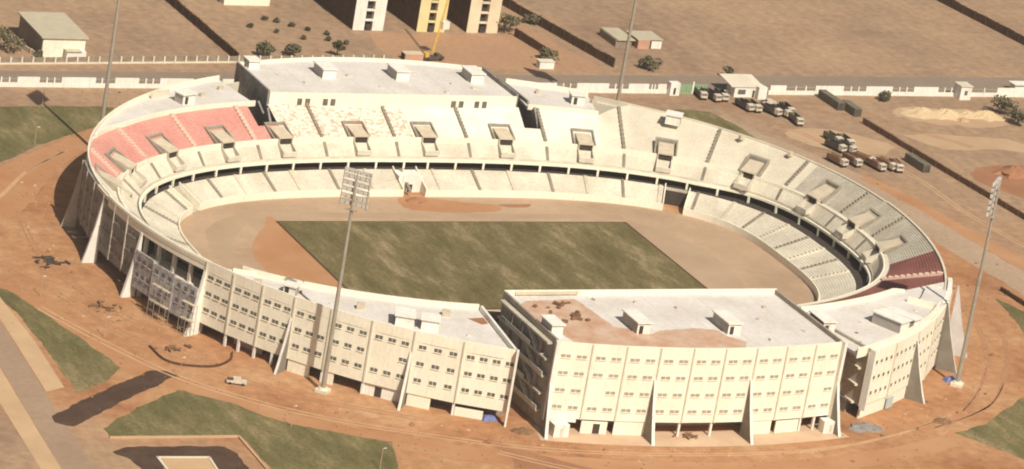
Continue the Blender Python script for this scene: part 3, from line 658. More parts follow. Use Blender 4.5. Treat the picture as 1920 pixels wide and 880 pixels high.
def roof_box(x, y, z, w_, d_, h, parent, lab=None, dr=True, ang=0.0):
    u = (math.cos(ang), math.sin(ang)); nn = (u[1], -u[0])
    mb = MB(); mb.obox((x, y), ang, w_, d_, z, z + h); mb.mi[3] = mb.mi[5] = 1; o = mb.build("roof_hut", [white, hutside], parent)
    mb = MB(); mb.obox((x, y), ang, w_ + .7, d_ + .9, z + h + .005, z + h + .3); mb.build("hut_slab", white, o)
    if dr: mb = MB(); mb.obox((x - u[0] * w_ * .2 + nn[0] * (d_ / 2 + .03), y - u[1] * w_ * .2 + nn[1] * (d_ / 2 + .03)), ang, 1.1, .06, z + .1, z + 2.2); mb.build("hut_door", dark, o)
    return o
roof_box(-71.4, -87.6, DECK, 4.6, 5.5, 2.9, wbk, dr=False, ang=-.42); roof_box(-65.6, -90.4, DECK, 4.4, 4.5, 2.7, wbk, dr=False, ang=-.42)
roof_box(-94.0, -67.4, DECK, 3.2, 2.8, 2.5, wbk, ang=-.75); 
for x, y in ((-100.6, -61.5), (-79.0, -77.5), (-57.5, -82.5)):
    mb = MB(); mb.obox((x, y), -.4, 2.0, 1.6, DECK, 20.2); mb.build("roof_duct", slab, wbk)
mb = MB(); mb.add([(-52.3, -84.5, DECK + .03), (-47.6, -84.0, DECK + .03), (-48.1, -88, DECK + .03), (-50.2, -88.6, DECK + .03)], [(0, 3, 2, 1)]); mb.build("roof_dust", redsoil, wbk)

# -- main (near) grandstand
HC = 24.0
gs = thing("main_grandstand", "tallest cream block nearest the viewer with red dust on its flat roof", "grandstand", (0, -98, 0))
RG = 185.0; CEN[:] = [5.0, 66.0]
E0 = 270 - math.degrees(math.asin(46.4 / RG)); E1 = 270 + math.degrees(math.asin(34.3 / RG))
GB = [E0 + (E1 - E0) * i / 9 for i in range(10)]
for k_, (a, c) in enumerate(zip(GB, GB[1:])):
    bay(a, c, RG, 3.8, HC, gs, cream, (20.4, 15.9, 11.3, 6.8), 2, 2.5, .8, winm=paleglass)
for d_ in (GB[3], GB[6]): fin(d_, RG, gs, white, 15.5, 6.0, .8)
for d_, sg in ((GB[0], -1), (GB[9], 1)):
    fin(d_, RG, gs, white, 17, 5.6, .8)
    mb = MB(); mb.obox(pol(d_, RG + .5), math.radians(d_), 1.4, .9, 3.2, HC + .3); mb.build("corner_pier", white, gs)
arc = [pol(GB[0] + (GB[9] - GB[0]) * i / 24, RG - .6) for i in range(25)]
xl, xr = arc[0][0], arc[-1][0]
mb = MB(); mb.prism(arc + [(xr - .3, -80), (xl + .3, -80)], 3.9, HC - .9); mb.build("upper_floors", roofm, gs)
corep = [pol(GB[0] + (GB[9] - GB[0]) * i / 24, RG - 7) for i in range(25)]
mb = MB(); mb.prism(corep + [(xr - .5, -80.4), (xl + .5, -80.4)], 0, 3.89); mb.build("ground_floor_core", slab, gs)
mb = MB(); mb.box(xl + .3, xr - .3, -80.4, -80.0, 0, HC + .5); mb.build("inner_parapet", cream, gs)
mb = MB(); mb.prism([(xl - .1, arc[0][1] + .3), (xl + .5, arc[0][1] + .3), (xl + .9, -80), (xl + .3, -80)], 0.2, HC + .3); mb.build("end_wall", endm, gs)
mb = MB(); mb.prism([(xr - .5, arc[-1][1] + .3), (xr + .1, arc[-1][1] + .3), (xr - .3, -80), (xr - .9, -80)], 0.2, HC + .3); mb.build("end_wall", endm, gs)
# floor slabs, stairs and beams standing proud of the shaded end wall
for z in (4.1, 8.7, 13.3, 17.9, 22.2):
    mb = MB(); mb.box(xl - 1.5, xl - .12, -110.5, -82, z, z + .5); mb.build("end_slab", grayconc, gs)
for k_, z in enumerate((4.6, 9.2, 13.8, 18.4)):
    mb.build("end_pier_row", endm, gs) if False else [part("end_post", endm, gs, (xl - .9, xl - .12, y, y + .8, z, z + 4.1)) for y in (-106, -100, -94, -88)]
    part("end_railing", joint, gs, (xl - 1.7, xl - 1.5, -110.5 + (k_ % 2) * 9, -96 + (k_ % 2) * 9, z - .1, z + 1.1))
    mb = MB(); mb.hexa([(xl - 1.4, -104, z), (xl - .2, -104, z), (xl - .2, -98.5, z + 3.9), (xl - 1.4, -98.5, z + 3.9)][::1], [(xl - 1.4, -104, z + .5), (xl - .2, -104, z + .5), (xl - .2, -98.5, z + 4.4), (xl - 1.4, -98.5, z + 4.4)]); mb.build("end_stair", grayconc, gs)
ins = [(0, .0, .0), (1, .05, .85), (2, 0, 1), (6, 0, 1), (7, .12, .95)]
for k_, f0, f1 in ins:
    if f1 > 0: infill(GB[k_] + .1, GB[k_ + 1] - .05, RG - .25, 3.85 if k_ in (2, 6) else 3.3, gs, cream, .42 if k_ == 1 else None, f0, f1)
mb = MB(); p_ = pol(GB[0] + 1.4, RG + .1); mb.obox(pol((GB[0] + GB[1]) / 2, RG + .25), math.radians((GB[0] + GB[1]) / 2 + 90), 7.0, .3, 3.0, 5.3); mb.build("entrance_fascia", white, gs)
for d_ in (GB[4], GB[5], GB[8], (GB[8] + GB[9]) / 2):
    mb = MB(); mb.obox(pol(d_, RG - .5), math.radians(d_), .6, .6, 0, 3.9); mb.build("ground_floor_column", white, gs)
for x, y in ((-38.3, -116.8), (38.6, -118.4)):
    mb = MB(); mb.box(x - 2.1, x + 2.1, y - .6, y + 2.2, 0, 3.3); o = mb.build("ticket_kiosk", white, gs)
    mb = MB(); mb.box(x - .4, x + .4, y - .65, y - .61, .3, 2.4); mb.build("door", joint, o)
ZR = HC - .9
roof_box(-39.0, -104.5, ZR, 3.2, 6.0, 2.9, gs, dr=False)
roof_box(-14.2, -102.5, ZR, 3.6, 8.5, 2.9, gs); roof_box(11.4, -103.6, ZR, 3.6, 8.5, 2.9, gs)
for nm_, x0_ in (("a", -10.2), ("b", 15.4)):
    pass
mb = MB(); dust = rough_poly([(-40.2, -88), (-37, -84.6), (-30, -83.6), (-22, -83.0), (-20.8, -91), (-20.4, -101.5), (-15.4, -104.5), (-12.2, -107.0), (-9, -105), (-2, -103.9), (3, -103.4), (8.6, -105.2), (9.2, -109), (12.6, -113.2), (10, -118), (0, -118.1), (-12, -117.0), (-24, -115.4), (-36, -112.6), (-38, -100), (-40.4, -95)], 1.0, .35)
n_ = len(dust); mb.add([(x, y, ZR + .02) for x, y in dust], [tuple(range(n_ - 1, -1, -1))]); mb.build("roof_dust", mat("roof_red_dust", (0.48, 0.27, 0.17), (0.58, 0.42, 0.31), 0.18, fine=.1), gs)
mb = MB(); rnd = random.Random(3)
for q in range(16):
    x = rnd.uniform(-36, -24); y = rnd.uniform(-99, -86); mb.obox((x, y), rnd.uniform(0, 3), rnd.uniform(.8, 2.6), rnd.uniform(.4, .9), ZR + .03, ZR + rnd.uniform(.3, .8))
mb.build("roof_rubble", rust, gs)
mb = MB(); mb.box(-38, -20, -80.9, -80.45, HC - .5, HC + .2); mb.build("formwork_strip", slab, gs)
# apron
o = sheet("apron", [pol(255 + 26.5 * i / 20, RG - 3) for i in range(21)] + [pol(281.5 - 26.5 * i / 20, RG + 6.4) for i in range(21)], 0.03, apronm)
CEN[:] = [RCX, 0.0]

# -- east office block
eb = thing("office_block", "curved cream block with single small windows right of the main grandstand", "stadium block", (90, -83, 0))
RC0, RC = RC, 121.6
EB = [294.6, 300.6, 307, 313.5, 320, 325, 330]
for k_, (a, c) in enumerate(zip(EB, EB[1:])):
    bay(a, c, RC, 3.6 if k_ < 2 else 1.2, 18.9, eb, cream, (15.2, 10.9, 6.6), 5 if k_ < 2 else 4, .9, .95, double=False, pil=k_ not in (0,))
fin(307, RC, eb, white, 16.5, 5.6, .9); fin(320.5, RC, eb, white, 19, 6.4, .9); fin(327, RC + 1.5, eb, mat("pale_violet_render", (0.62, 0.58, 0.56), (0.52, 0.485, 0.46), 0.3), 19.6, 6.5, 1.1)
mb = MB(); mb.obox(pol(294.7, RC + .7), math.radians(294.7), 1.6, .5, 2.8, 19.6); mb.build("end_pier", white, eb)
inner = []
for i in idx_between(278, 326):
    p_ = pt(i, D_UP[i] + .3)
    if p_[0] > 46.3: inner.append(p_)
arc = [pol(294.9 + (330 - 294.9) * i / 24, RC - .7) for i in range(25)]
mb = MB(); mb.prism(arc + inner[::-1], 3.7, DECK + .01); mb.build("upper_floors", roofm, eb)
core = [pol(295 + (329 - 295) * i / 24, RC - 5) for i in range(25)]
mb = MB(); mb.prism(core + inner[::-1], 0, 3.69); mb.build("ground_floor_core", rough_grey, eb)
p_ = pol(294.8, RC)
mb = MB(); mb.prism([(p_[0], p_[1] + .2), (p_[0] + .6, p_[1] + .2), (inner[0][0], inner[0][1]), (inner[0][0] - .7, inner[0][1])], 3.4, 19.4); mb.build("end_wall", grayconc, eb)
for z in (3.5, 8.4, 13.0, 17.4):
    mb = MB(); mb.box(p_[0] - 1.6, p_[0] - .05, -108, -86, z, z + .5); mb.build("end_slab", pale, eb)
mb = MB()
for i0, i1 in zip(inner, inner[1:]):
    e = Vector(i1) - Vector(i0); mb.obox((Vector(i0) + Vector(i1)) / 2, math.atan2(e.y, e.x), e.length + .05, .5, DECK, 19.9)
mb.build("inner_parapet", cream, eb)
infill(294.9, 300.3, RC - .3, 3.6, eb, cream); infill(300.3, 307, RC - .3, 3.6, eb, cream)
mb = MB(); mb.obox(pol(301.6, RC + .3), math.radians(301.6 + 90), 3.2, .4, .2, 3.3); mb.build("entrance_glazing", mat("pale_blue_glazing", (0.42, 0.50, 0.50), (0.5, 0.56, 0.55), 0.5, rough=.4), eb)
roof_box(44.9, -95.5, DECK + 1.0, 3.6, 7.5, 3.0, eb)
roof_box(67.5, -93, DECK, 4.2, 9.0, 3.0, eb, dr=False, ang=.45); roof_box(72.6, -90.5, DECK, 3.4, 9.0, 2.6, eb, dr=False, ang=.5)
for a in (311, 317.5, 324.5):
    mb = MB(); q0 = Vector(pol(a, {311: 107.5, 317.5: 111.5, 324.5: 115.5}[a])); q1 = Vector(pol(a, 118.8)); e = q1 - q0; mb.obox((q0 + q1) / 2, math.atan2(e.y, e.x), e.length, .45, DECK, 20.1); mb.build("deck_divider", cream, eb)
mb = MB(); mb.prism(annular(317.8, 324.2, 114.5, 120.3), DECK + .02, 19.7); mb.build("raised_deck", roofm, eb)
mb = MB(); mb.prism(annular(320, 330, 120.2, 121.4), 18.8, 19.5); mb.build("outer_kerb", white, eb)

RC = RC0
# -- far grandstand
fg = thing("far_grandstand", "pale flat roofed grandstand on the far side with four pairs of small windows", "grandstand", (0, 95, 0))
HF = 21.7; RF = 113.8; fx = 39.5; fc = -1.5
farc = [(fc + RF * math.sin(math.radians(t)), RF * math.cos(math.radians(t)) - 2) for t in [20.2 - 40.4 * i / 20 for i in range(21)]]
mb = MB(); mb.prism(farc + [(fc - fx, 80.2), (fc + fx, 80.2)], 10, HF - .7); mb.build("upper_floors", roofm, fg)
mb = MB(); mb.box(fc - fx, fc + fx, 79.7, 80.15, 12, HF - .1); fw_ = mb.build("front_wall", cream, fg)
for x in (-31.5, -29.0, -23.4, -21.0, 17.6, 20.1, 25.2, 27.7):
    mb = MB(); mb.box(x - .75, x + .75, 79.62, 79.69, 17.9, 19.9); mb.build("window", glass, fw_)
mb = MB(); arc2 = [(x * 1.0 + (x - fc) * .004, y + .5) for x, y in farc]
for a, c in zip(farc, farc[1:]):
    e = Vector(c) - Vector(a); mb.obox((Vector(a) + Vector(c)) / 2, math.atan2(e.y, e.x), e.length + .1, .5, 9, HF + .3)
mb.build("outer_parapet", cream, fg)
for sg in (-1, 1):
    x = fc + sg * (fx + .3); mb = MB(); mb.box(x - .3, x + .3, 80, farc[0][1] + .3, 8, HF + .5); mb.build("end_wall", rough_grey, fg)
    x2 = fc + (-(fx + 1.4) if sg < 0 else fx + 5.2)
    mb = MB()
    prof = [(84, 10), (84, 17.5), (78.6, 15.2), (76.8, 18.0), (73.2, 14.6), (73.2, 10)] if sg < 0 else [(104, 10), (104, 19.6), (82, 19.6), (79.8, 16.6), (77.4, 19.2), (73.0, 14.2), (73.0, 10)]
    n_ = len(prof); mb.add([(x2 - .3, y, z) for y, z in prof] + [(x2 + .3, y, z) for y, z in prof], [tuple(range(n_)), tuple(range(2 * n_ - 1, n_ - 1, -1))] + [(i, n_ + i, n_ + (i + 1) % n_, (i + 1) % n_) for i in range(n_)])
    mb.build("wing_wall", rough_grey, fg)
for x, y in ((-16.5, 98), (7.0, 97.5), (31.0, 96.5)): roof_box(x, y, HF - .7, 4.2, 7.0, 2.8, fg, dr=False)
roof_box(-37.0, 104.5, HF - .7, 3.4, 4.0, 2.2, fg, dr=False)
for x, y in ((-9, 97.5), (27.5, 88), (17, 84)):
    mb = MB(); mb.obox((x, y), .4, 1.6, 1.0, HF - .7, HF - .1); mb.build("roof_rubble", joint, fg)
rb = roof_box(-67.5, 78.6, DECK, 4.6, 3.6, 2.8, bowl, ang=.35); roof_box(60.0, 83.5, DECK, 4.0, 3.2, 2.8, bowl, ang=-.2); roof_box(85.5, 68.8, DECK - .8, 4.4, 4.0, 2.9, bowl, dr=False, ang=-.6)
mb = MB(); mb.obox((-73.5, 82.5), .5, 7.5, .4, DECK, 20.4); mb.build("deck_divider", pale, bowl)
for x, y, a in ((-60, 84, .3), (-52, 90, .1), (66, 84, .2), (51, 92, 1.2), (101, 54, .3), (110, 40, .5)):
    mb = MB(); mb.obox((x, y), a, 1.8, 1.0, DECK - .3, DECK + 1.0); mb.build("deck_clutter", slab, bowl)

# ------------------------------------------------------------------ floodlight masts
def mast(x, y, lab, face):
    t = thing("floodlight_mast", lab, "floodlight", (x, y, 0), face, "tall floodlight masts at the corners of the stadium")
    m = MB(); m.tube((0, 0, 0), (0, 0, 30), .66, .50, 12); m.tube((0, 0, 30), (0, 0, 56.5), .50, .34, 12); m.build("pole", mastm, t)
    m = MB(); m.obox((0, 0), 0, 3.2, 3.2, 0, .8); m.tube((0, 0, .8), (0, 0, 1.3), 1.3, 1.1, 12); m.build("base", pale, t)
    m = MB()
    for z in (49.4, 51.1, 52.8, 54.5, 56.2, 57.9): m.box(.35 - (z - 49) * .12 * 0 , .55, -3.7, 3.7, z, z + .14)
    for y_ in (-3.5, 0, 3.5): m.box(.2, .42, y_ - .08, y_ + .08, 49, 58.6)
    m.box(-.6, .3, -1.6, 1.6, 48.4, 48.6); r = m.build("lamp_rack", mastm, t)
    for zi, z in enumerate((49.9, 51.6, 53.3, 55.0, 56.7, 58.2)):
        for yi in range(5):
            y_ = -3.0 + 1.5 * yi; m = MB()
            m.hexa([(.30, y_ - .55, z - .45), (1.1, y_ - .6, z - .75), (1.1, y_ + .6, z - .75), (.30, y_ + .55, z - .45)][::-1], [(.30, y_ - .55, z + .5), (1.25, y_ - .6, z + .35), (1.25, y_ + .6, z + .35), (.30, y_ + .55, z + .5)][::-1])
            m.build("lamp", lampm, r)
    return t
m0 = mast(-90.0, -86.3, "grey floodlight mast in front of the cream block left of the main grandstand", math.radians(43.8))
dup(m0, (94.7, -89.6, 0), math.radians(136), "grey floodlight mast at the right end of the stadium beside the ring road")
dup(m0, (-88.3, 86.4, 0), math.radians(-44), "grey floodlight mast behind the red seats at the far left rim")
dup(m0, (92.8, 117.1, 0), math.radians(-128), "grey floodlight mast behind the far right rim near the boundary wall")

# ------------------------------------------------------------------ boundary wall along the road
def wy(x): return 145.3 + (x + 21.6) * .0219
WA = math.atan(.0219)
bw = thing("boundary_wall", "long white boundary wall of alternating tall panels and low railed stretches beside the road", "wall", (0, wy(0), 0))
lowb = MB(); pos = 0
for x0, x1 in ((-190, 131), (142, 150.5), (165.5, 239), (241, 420)):
    lowb.obox(((x0 + x1) / 2, wy((x0 + x1) / 2)), WA, x1 - x0, .35, 0, 1.35)
lowb.build("low_wall", white, bw)
PAN = [(-186, -176), (-168, -158), (-150, -140), (-131, -121), (-112, -101), (-93.5, -86.5), (-79.5, -68.7), (-62.5, -54.8), (-48, -37.1), (-27.6, -16), (-8, 3), (10, 21), (28, 39), (46, 57), (62, 72), (79.6, 87.2), (94.5, 106.1), (113.3, 120.7), (124, 127.2), (166, 172), (183.2, 191 + 3), (202.7, 213), (221.4, 231), (238.9, 239), (254.5, 265.3), (273, 284), (292, 303), (311, 322), (330, 341), (350, 360), (370, 380), (390, 400)]
for x0, x1 in PAN:
    if x1 - x0 < 2: continue
    m = MB(); m.obox(((x0 + x1) / 2, wy((x0 + x1) / 2)), WA, x1 - x0, .42, 0, 3.1); m.build("tall_panel", white, bw)
for (a0, a1), (b0, b1) in zip(PAN, PAN[1:]):
    if a1 < -120 or b0 > 320 or (126 < b0 < 170): continue
    for f in (.33, .67):
        x = a1 + (b0 - a1) * f; m = MB(); m.obox((x, wy(x)), WA, .45, .45, 0, 3.0); m.build("railing_post", white, bw)
    m = MB(); x = (a1 + b0) / 2
    m.obox((x, wy(x)), WA, b0 - a1, .06, 2.5, 2.56)
    m.build("rail", joint, bw)
t = thing("gate_pillar", "white square gate pillar with a dark slot left of the green gate", "pillar", (129.3, wy(129.3) - 1, 0))
part("pillar_body", white, t, (-1.7, 1.7, -1.2, 1.2, 0, 4.2)); part("slot", dark, t, (-.5, .3, -1.25, -1.21, .4, 2.6))
t = thing("green_gate", "faded green metal gate in the white boundary wall", "gate", (137, wy(137), 0))
m = MB(); [m.box(-5.6 + k_ * .9, -4.9 + k_ * .9, -.06, .06, .2, 2.9) for k_ in range(12)]; m.build("gate_leaf", greenp, t); part("gate_frame", greenp, t, (-5.8, 5.6, -.1, .1, 0, .2), (-5.8, 5.6, -.1, .1, 2.9, 3.1)); part("gate_post", white, t, (-.3, .3, -.25, .25, 0, 4.0))
t = thing("guard_house", "small white guard house with a sloping slab roof beside the green gate", "guard house", (157.5, wy(157) - .5, 0))
part("wall", white, t, (-6.5, 5.2, -2.6, 2.6, 0, 3.4)); part("annex", white, t, (1.3, 4.4, -4.6, -2.6, 0, 4.0)); part("window", glass, t, (-5.2, -2.4, -2.66, -2.61, 1.0, 2.6)); part("door", dark, t, (.2, 1.0, -2.66, -2.61, .1, 2.4))
m = MB(); m.hexa([(-8, -2.9, 3.45), (4, -2.9, 3.45), (4, 6.5, 4.6), (-8, 6.5, 4.6)], [(-8, -2.9, 3.7), (4, -2.9, 3.7), (4, 6.5, 4.85), (-8, 6.5, 4.85)]); m.build("roof", pale, t)
t = thing("watch_box", "white watch box with a dark window set into the boundary wall at the right", "guard house", (239.8, wy(240) - 1.5, 0))
part("wall", white, t, (-2.1, 2.1, -2.2, 2.2, 0, 4.6)); part("window", glass, t, (-.6, .6, -2.26, -2.21, 1.7, 3.2)); part("roof", pale, t, (-2.4, 2.4, -2.5, 2.5, 4.6, 4.85))
t = thing("road_shed", "tiny white roofed shed standing by the road at the far right", "shed", (268, 158, 0)); part("wall", white, t, (-3, 3, -1.6, 1.6, 0, 2.6)); part("roof", white, t, (-3.6, 3.6, -2.2, 2.2, 2.6, 2.8))
# far low fence with posts
t = thing("post_fence", "long low cream fence of evenly spaced posts across the road at left", "fence", (-50, 167, 0))
ax = math.atan2(6.2, 79.3); fpost = []
def fpos(s): return (-50 + s * math.cos(ax) - 2.1, 167 + s * math.sin(ax) + .2)
m = MB(); m.obox((-2.1, .2), ax, 190, .25, 0, .55); o = m.build("fence_base", pale, t)
m = MB(); m.obox((-2.1 - .02, .2 + .3), ax, 190, .12, .56, 2.1); o = m.build("fence_infill", brownwall, t)
for k_ in range(52):
    s = -95 + k_ * 3.65; m = MB(); m.obox((-2.1 + s * math.cos(ax), .2 + s * math.sin(ax)), ax, .5, .5, 0, 2.3); m.build("fence_post", pale, t)
# diagonal brick walls
def brickwall(name, pts, h, lab, wd=.5, cap=True, m_=soilbrick):
    t = thing(name, lab, "wall", (pts[0][0], pts[0][1], 0))
    m = MB(); cp = MB(); rr = random.Random(len(pts) + int(h * 10))
    for a, b in zip(pts, pts[1:]):
        a = Vector(a) - Vector(pts[0]); b = Vector(b) - Vector(pts[0]); n_ = max(1, int((b - a).length / 6))
        for k_ in range(n_):
            p = a + (b - a) * k_ / n_; q = a + (b - a) * (k_ + 1) / n_; e = q - p; hh = h * rr.uniform(.93, 1.05)
            m.obox((p + q) / 2, math.atan2(e.y, e.x), e.length, wd, 0, hh); cp.obox((p + q) / 2, math.atan2(e.y, e.x), .5, wd + .25, 0, hh + .12)
    m.build("wall_panel", m_, t); cp.build("wall_pier", m_, t)
brickwall("brick_wall", [(-16, 300), (-14.1, 260.5), (-13.2, 232.6), (-11.9, 171.9)], 2.9, "long dark brick wall running up from the road behind the far grandstand's left corner")
brickwall("brick_wall", [(102, 300), (105.3, 271.8), (109.3, 242.9), (120.8, 173.5)], 3.1, "dark brick wall right of the apartment towers ending at the road near the tall mast")
brickwall("brick_wall", [(99.1, 204), (101.6, 183.5)], 2.8, "short dark brick wall between the cream tower and the small white cube")
brickwall("brick_wall", [(288, 310), (291, 289.4), (294.5, 258.4), (301, 208.1), (306, 172)], 3.0, "dark brick wall cutting across the top right corner of the scrubland")
brickwall("brick_wall", [(186, 122.2), (194.1, 35.8), (197.5, -10), (201, -60)], 1.9, "low brown wall running down the right side past the sand heaps", .6, m_=mat("brown_wall", (0.19, 0.105, 0.058), (0.14, 0.075, 0.042), .4))
brickwall("brick_wall", [(-88, 215), (-82, 190), (-77.9, 171.5)], 1.6, "pale low wall beside the beige warehouse at the top left", .4, m_=slab)
brickwall("brick_wall", [(150.2, -22), (153, -60), (151, -95)], 1.3, "low dark retaining wall at the right edge beside the lawn strip", .7)

# ------------------------------------------------------------------ buildings beyond the road
t = thing("warehouse", "beige warehouse with a flat sloping roof at the top left", "building", (-69.6, 182, 0))
part("wall", tinroof, t, (-6.8, 6.8, -10.6, 11, 0, 6.3)); m = MB(); m.hexa([(-7.6, -11.4, 6.32), (7.6, -11.4, 6.32), (7.6, 12, 6.8), (-7.6, 12, 6.8)], [(-7.6, -11.4, 6.75), (7.6, -11.4, 6.75), (7.6, 12, 7.2), (-7.6, 12, 7.2)]); m.build("roof", tinroof, t)
part("side_wall", brownwall, t, (-6.95, -6.82, -10.6, 11, 0, 6.2)); part("front_wall", cream, t, (-6.8, 6.8, -10.8, -10.62, 0, 6.2)); part("porch", white, t, (.4, 6.6, -13.2, -10.82, 0, 2.9)); part("porch_roof", slab, t, (0, 5, -13.6, -10.82, 2.92, 3.15))
def tower(x0, x1, y0, dep, m_, lab):
    W = x1 - x0; t = thing("apartment_tower", lab, "apartment building", ((x0 + x1) / 2, y0, 0), 0)
    h = 22; s = W * .13
    m = MB(); m.box(-W / 2, -s, 0, dep, 0, h); m.box(s, W / 2, 0, dep, 0, h); m.box(-s, s, 1.6, dep, 0, h); m.build("wall", m_, t)
    part("roof", roofm, t, (-W / 2 - .3, W / 2 + .3, -.3, dep + .3, h + .005, h + .4))
    m = MB(); m.box(-W / 2 - .12, -W / 2 - .01, 0.1, dep - .1, .1, h - .1); m.build("side_wall", soilbrick, t)  # dark skin paints the shade of the left face
    for k_ in range(6):
        z = .6 + k_ * 3.4
        part("balcony", m_, t, (-s + .05, s - .05, -.1, 1.0, z + 2.6, z + 3.1)); part("window", dark, t, (-s + .1, s - .1, 1.5, 1.58, z - .5, z + 2.8))  # window panels are dark sheets painting the shade inside the recess
        for yy in range(4, int(dep) - 3, 6): part("side_window", dark, t, (-W / 2 - .19, -W / 2 - .13, yy, yy + 1.6, z + .9, z + 2.3))
    part("entrance", dark, t, (-.8, .8, -.05, .1, 0, 2.2))
    return t
tower(41.6, 52.4, 206, 42, white, "white apartment tower with a dark balcony recess, leftmost of three")
tower(64.4, 74.4, 206, 42, yellowwall, "yellow apartment tower with a dark balcony recess, middle of three")
tower(82.6, 93.8, 206.4, 42, creamwall, "cream apartment tower with a dark balcony recess, rightmost of three")
t = thing("low_building", "low white building at the top edge left of the apartment towers", "building", (13.7, 232, 0)); part("wall", cream, t, (-8, 8, -3, 6, 0, 4)); part("roof", slab, t, (-8.5, 8.5, -3.5, 6.5, 4, 4.3))
t = thing("field_shed", "long low shed with a dark open side in the scrubland behind the tall mast", "shed", (135, 201, 0)); part("wall", brownwall, t, (-3, 3, -6, 6, 0, 2.4)); part("roof", tinroof, t, (-2.6, 4.0, -6.6, 6.6, 2.42, 2.65))
t = thing("field_house", "small salmon and white house in the scrubland right of the tall mast", "house", (144, 197, 0)); part("wall", salmon, t, (-4.4, 0, -3.5, 5, 0, 3)); part("wing", white, t, (0.9, 4.8, -2.8, 4, 0, 2.6)); part("roof", tinroof, t, (-4.7, 5, -3.2, 6, 3.01, 3.3)); part("door", dark, t, (.1, .9, -3.0, -2.9, 0, 2.2))
t = thing("white_cube_hut", "small white block hut below the short dark brick wall", "hut", (95, 172, 0)); part("wall", white, t, (-2.6, 2.6, -1.4, 1.4, 0, 2.3)); part("roof", pale, t, (-2.8, 2.8, -1.6, 1.6, 2.31, 2.5))
t = thing("small_hut", "small brown hut with a dark opening behind the far grandstand", "hut", (50, 177, 0)); part("wall", salmon, t, (-3.2, 3.2, -1.6, 1.6, 0, 2.2)); part("opening", dark, t, (-3.3, -3.22, -1.2, 1.2, .1, 2)); part("roof", slab, t, (-3.3, 3.3, -1.7, 1.7, 2.21, 2.4))
# mobile crane
t = thing("mobile_crane", "yellow mobile crane with its lattice boom raised in front of the yellow tower", "crane", (57, 177, 0), .2)
part("chassis", steel, t, (-4, 4, -1.2, 1.2, .5, 1.4)); part("cab", yellowp, t, (-3.4, -1.9, -.9, .9, 1.4, 2.7)); part("counterweight", steel, t, (1.2, 2.6, -.9, .9, 1.4, 2.2))
m = MB()
for dx, dz in ((-.5, 0), (.5, 0), (0, .7)): m.tube((dx * .7, 0, 2.4 + dz), (6.5 + dx * .7, 3, 30 + dz), .12, .09, 6)
for k_ in range(12): 
    f = k_ / 12; g_ = (k_ + 1) / 12; m.tube((6.5 * f - .35, 3 * f, 2.4 + 27.6 * f), (6.5 * g_ + .35, 3 * g_, 2.4 + 27.6 * g_), .06, .06, 4)
m.build("boom", yellowp, t); m = MB(); m.box(2.6, 5.2, .3, 2.2, 10.0, 12.4); m.build("winch_box", white, t)
for sx in (-2.6, 2.6):
    m = MB(); m.tube((sx, -1.35, .6), (sx, 1.35, .6), .6, .6, 12); m.build("wheel", tyre, t)

# ------------------------------------------------------------------ trees and bushes
def tree(x, y, h, r, lab, k=0, grp=None):
    t = thing("tree" if h > 3 else "bush", lab, "tree" if h > 3 else "bush", (x, y, 0), 0, grp)
    m = MB(); m.tube((0, 0, 0), (.1, 0, h * .5), .28, .16, 7)
    rr = random.Random(int(x * 13 + y * 7)); 
    for _ in range(4): a = rr.uniform(0, 6.28); m.tube((.1, 0, h * .4), (math.cos(a) * r * .5, math.sin(a) * r * .5, h * .75), .12, .05, 5)
    m.build("trunk", bark, t)
    m = MB(); cl = [(rr.gauss(0, r * .42), rr.gauss(0, r * .42), h * rr.uniform(.45, .9), rr.uniform(.35, .6) * r) for _ in range(9)]
    for _ in range(420):
        cx_, cy_, cz_, cr_ = rr.choice(cl); v = Vector((rr.gauss(0, 1), rr.gauss(0, 1), rr.gauss(0, 1))).normalized() * cr_ * rr.uniform(.55, 1.05)
        c_ = Vector((cx_, cy_, max(.3, cz_ + v.z * .8))) + Vector((v.x, v.y, 0)); a = Vector((rr.gauss(0, 1), rr.gauss(0, 1), rr.gauss(0, 1))).normalized(); b_ = a.orthogonal().normalized() * rr.uniform(.22, .42); c2 = a.cross(b_)
        m.add([c_ - b_ - c2, c_ + b_ - c2 * .6, c_ + b_ * .7 + c2, c_ - b_ * .8 + c2], [(0, 1, 2, 3)])
    m.build("crown", leafm, t)
for a in ((-86.5, 177, 6, 5.0, "large dusty green tree left of the beige warehouse"), (-66.5, 171.2, 2.6, 1.6, "small dark bush by the warehouse porch"), (-78, 169, 2.8, 1.5, "small round bush at the post fence by the warehouse"),
          (-.5, 176, 4.4, 3.2, "roundest green tree just left above the far grandstand roof"), (8.5, 177, 3.4, 2.6, "smaller pale tree right of the round tree above the far grandstand"), (24.7, 179, 5.2, 2.0, "narrow dark tree above the middle of the far grandstand roof"),
          (133.5, 172, 4.0, 3.4, "spreading bush in the scrubland below the salmon house"), (97.2, 208, 6, 3.8, "dark tree at the foot of the cream apartment tower"), (246.2, 134, 5.6, 4.6, "dark green tree under the boundary wall at the far right"),
          (245.5, 123, 4.5, 3.6, "lower dark tree beside the sand heaps at the right edge"), (99.2, 180, 3.4, 3.2, "bush with litter around it at the end of the short brick wall"), (158.7, 165.5, 3.6, 2.2, "lone dark bush across the road from the guard house"),
          (207.5, 145.5, 2.4, 3.0, "low bush in the shade line of the white boundary wall"), (108, 262, 4.5, 5, "dark tree at the top beside the long brick wall right of the towers"), (112, 218, 2.6, 3, "scrubby bush on the right of the long brick wall")):
    tree(*a)
for k_, (x, y) in enumerate(((14, 214), (17.5, 212), (21, 208), (25, 204), (6, 206), (30, 200), (13, 201), (-12, 205), (28, 194), (33, 191), (20, 195))):
    tree(x, y, 1.1, .7, "small scattered shrub on the bare plot behind the far grandstand", 0, "scattered shrubs on the bare plot")

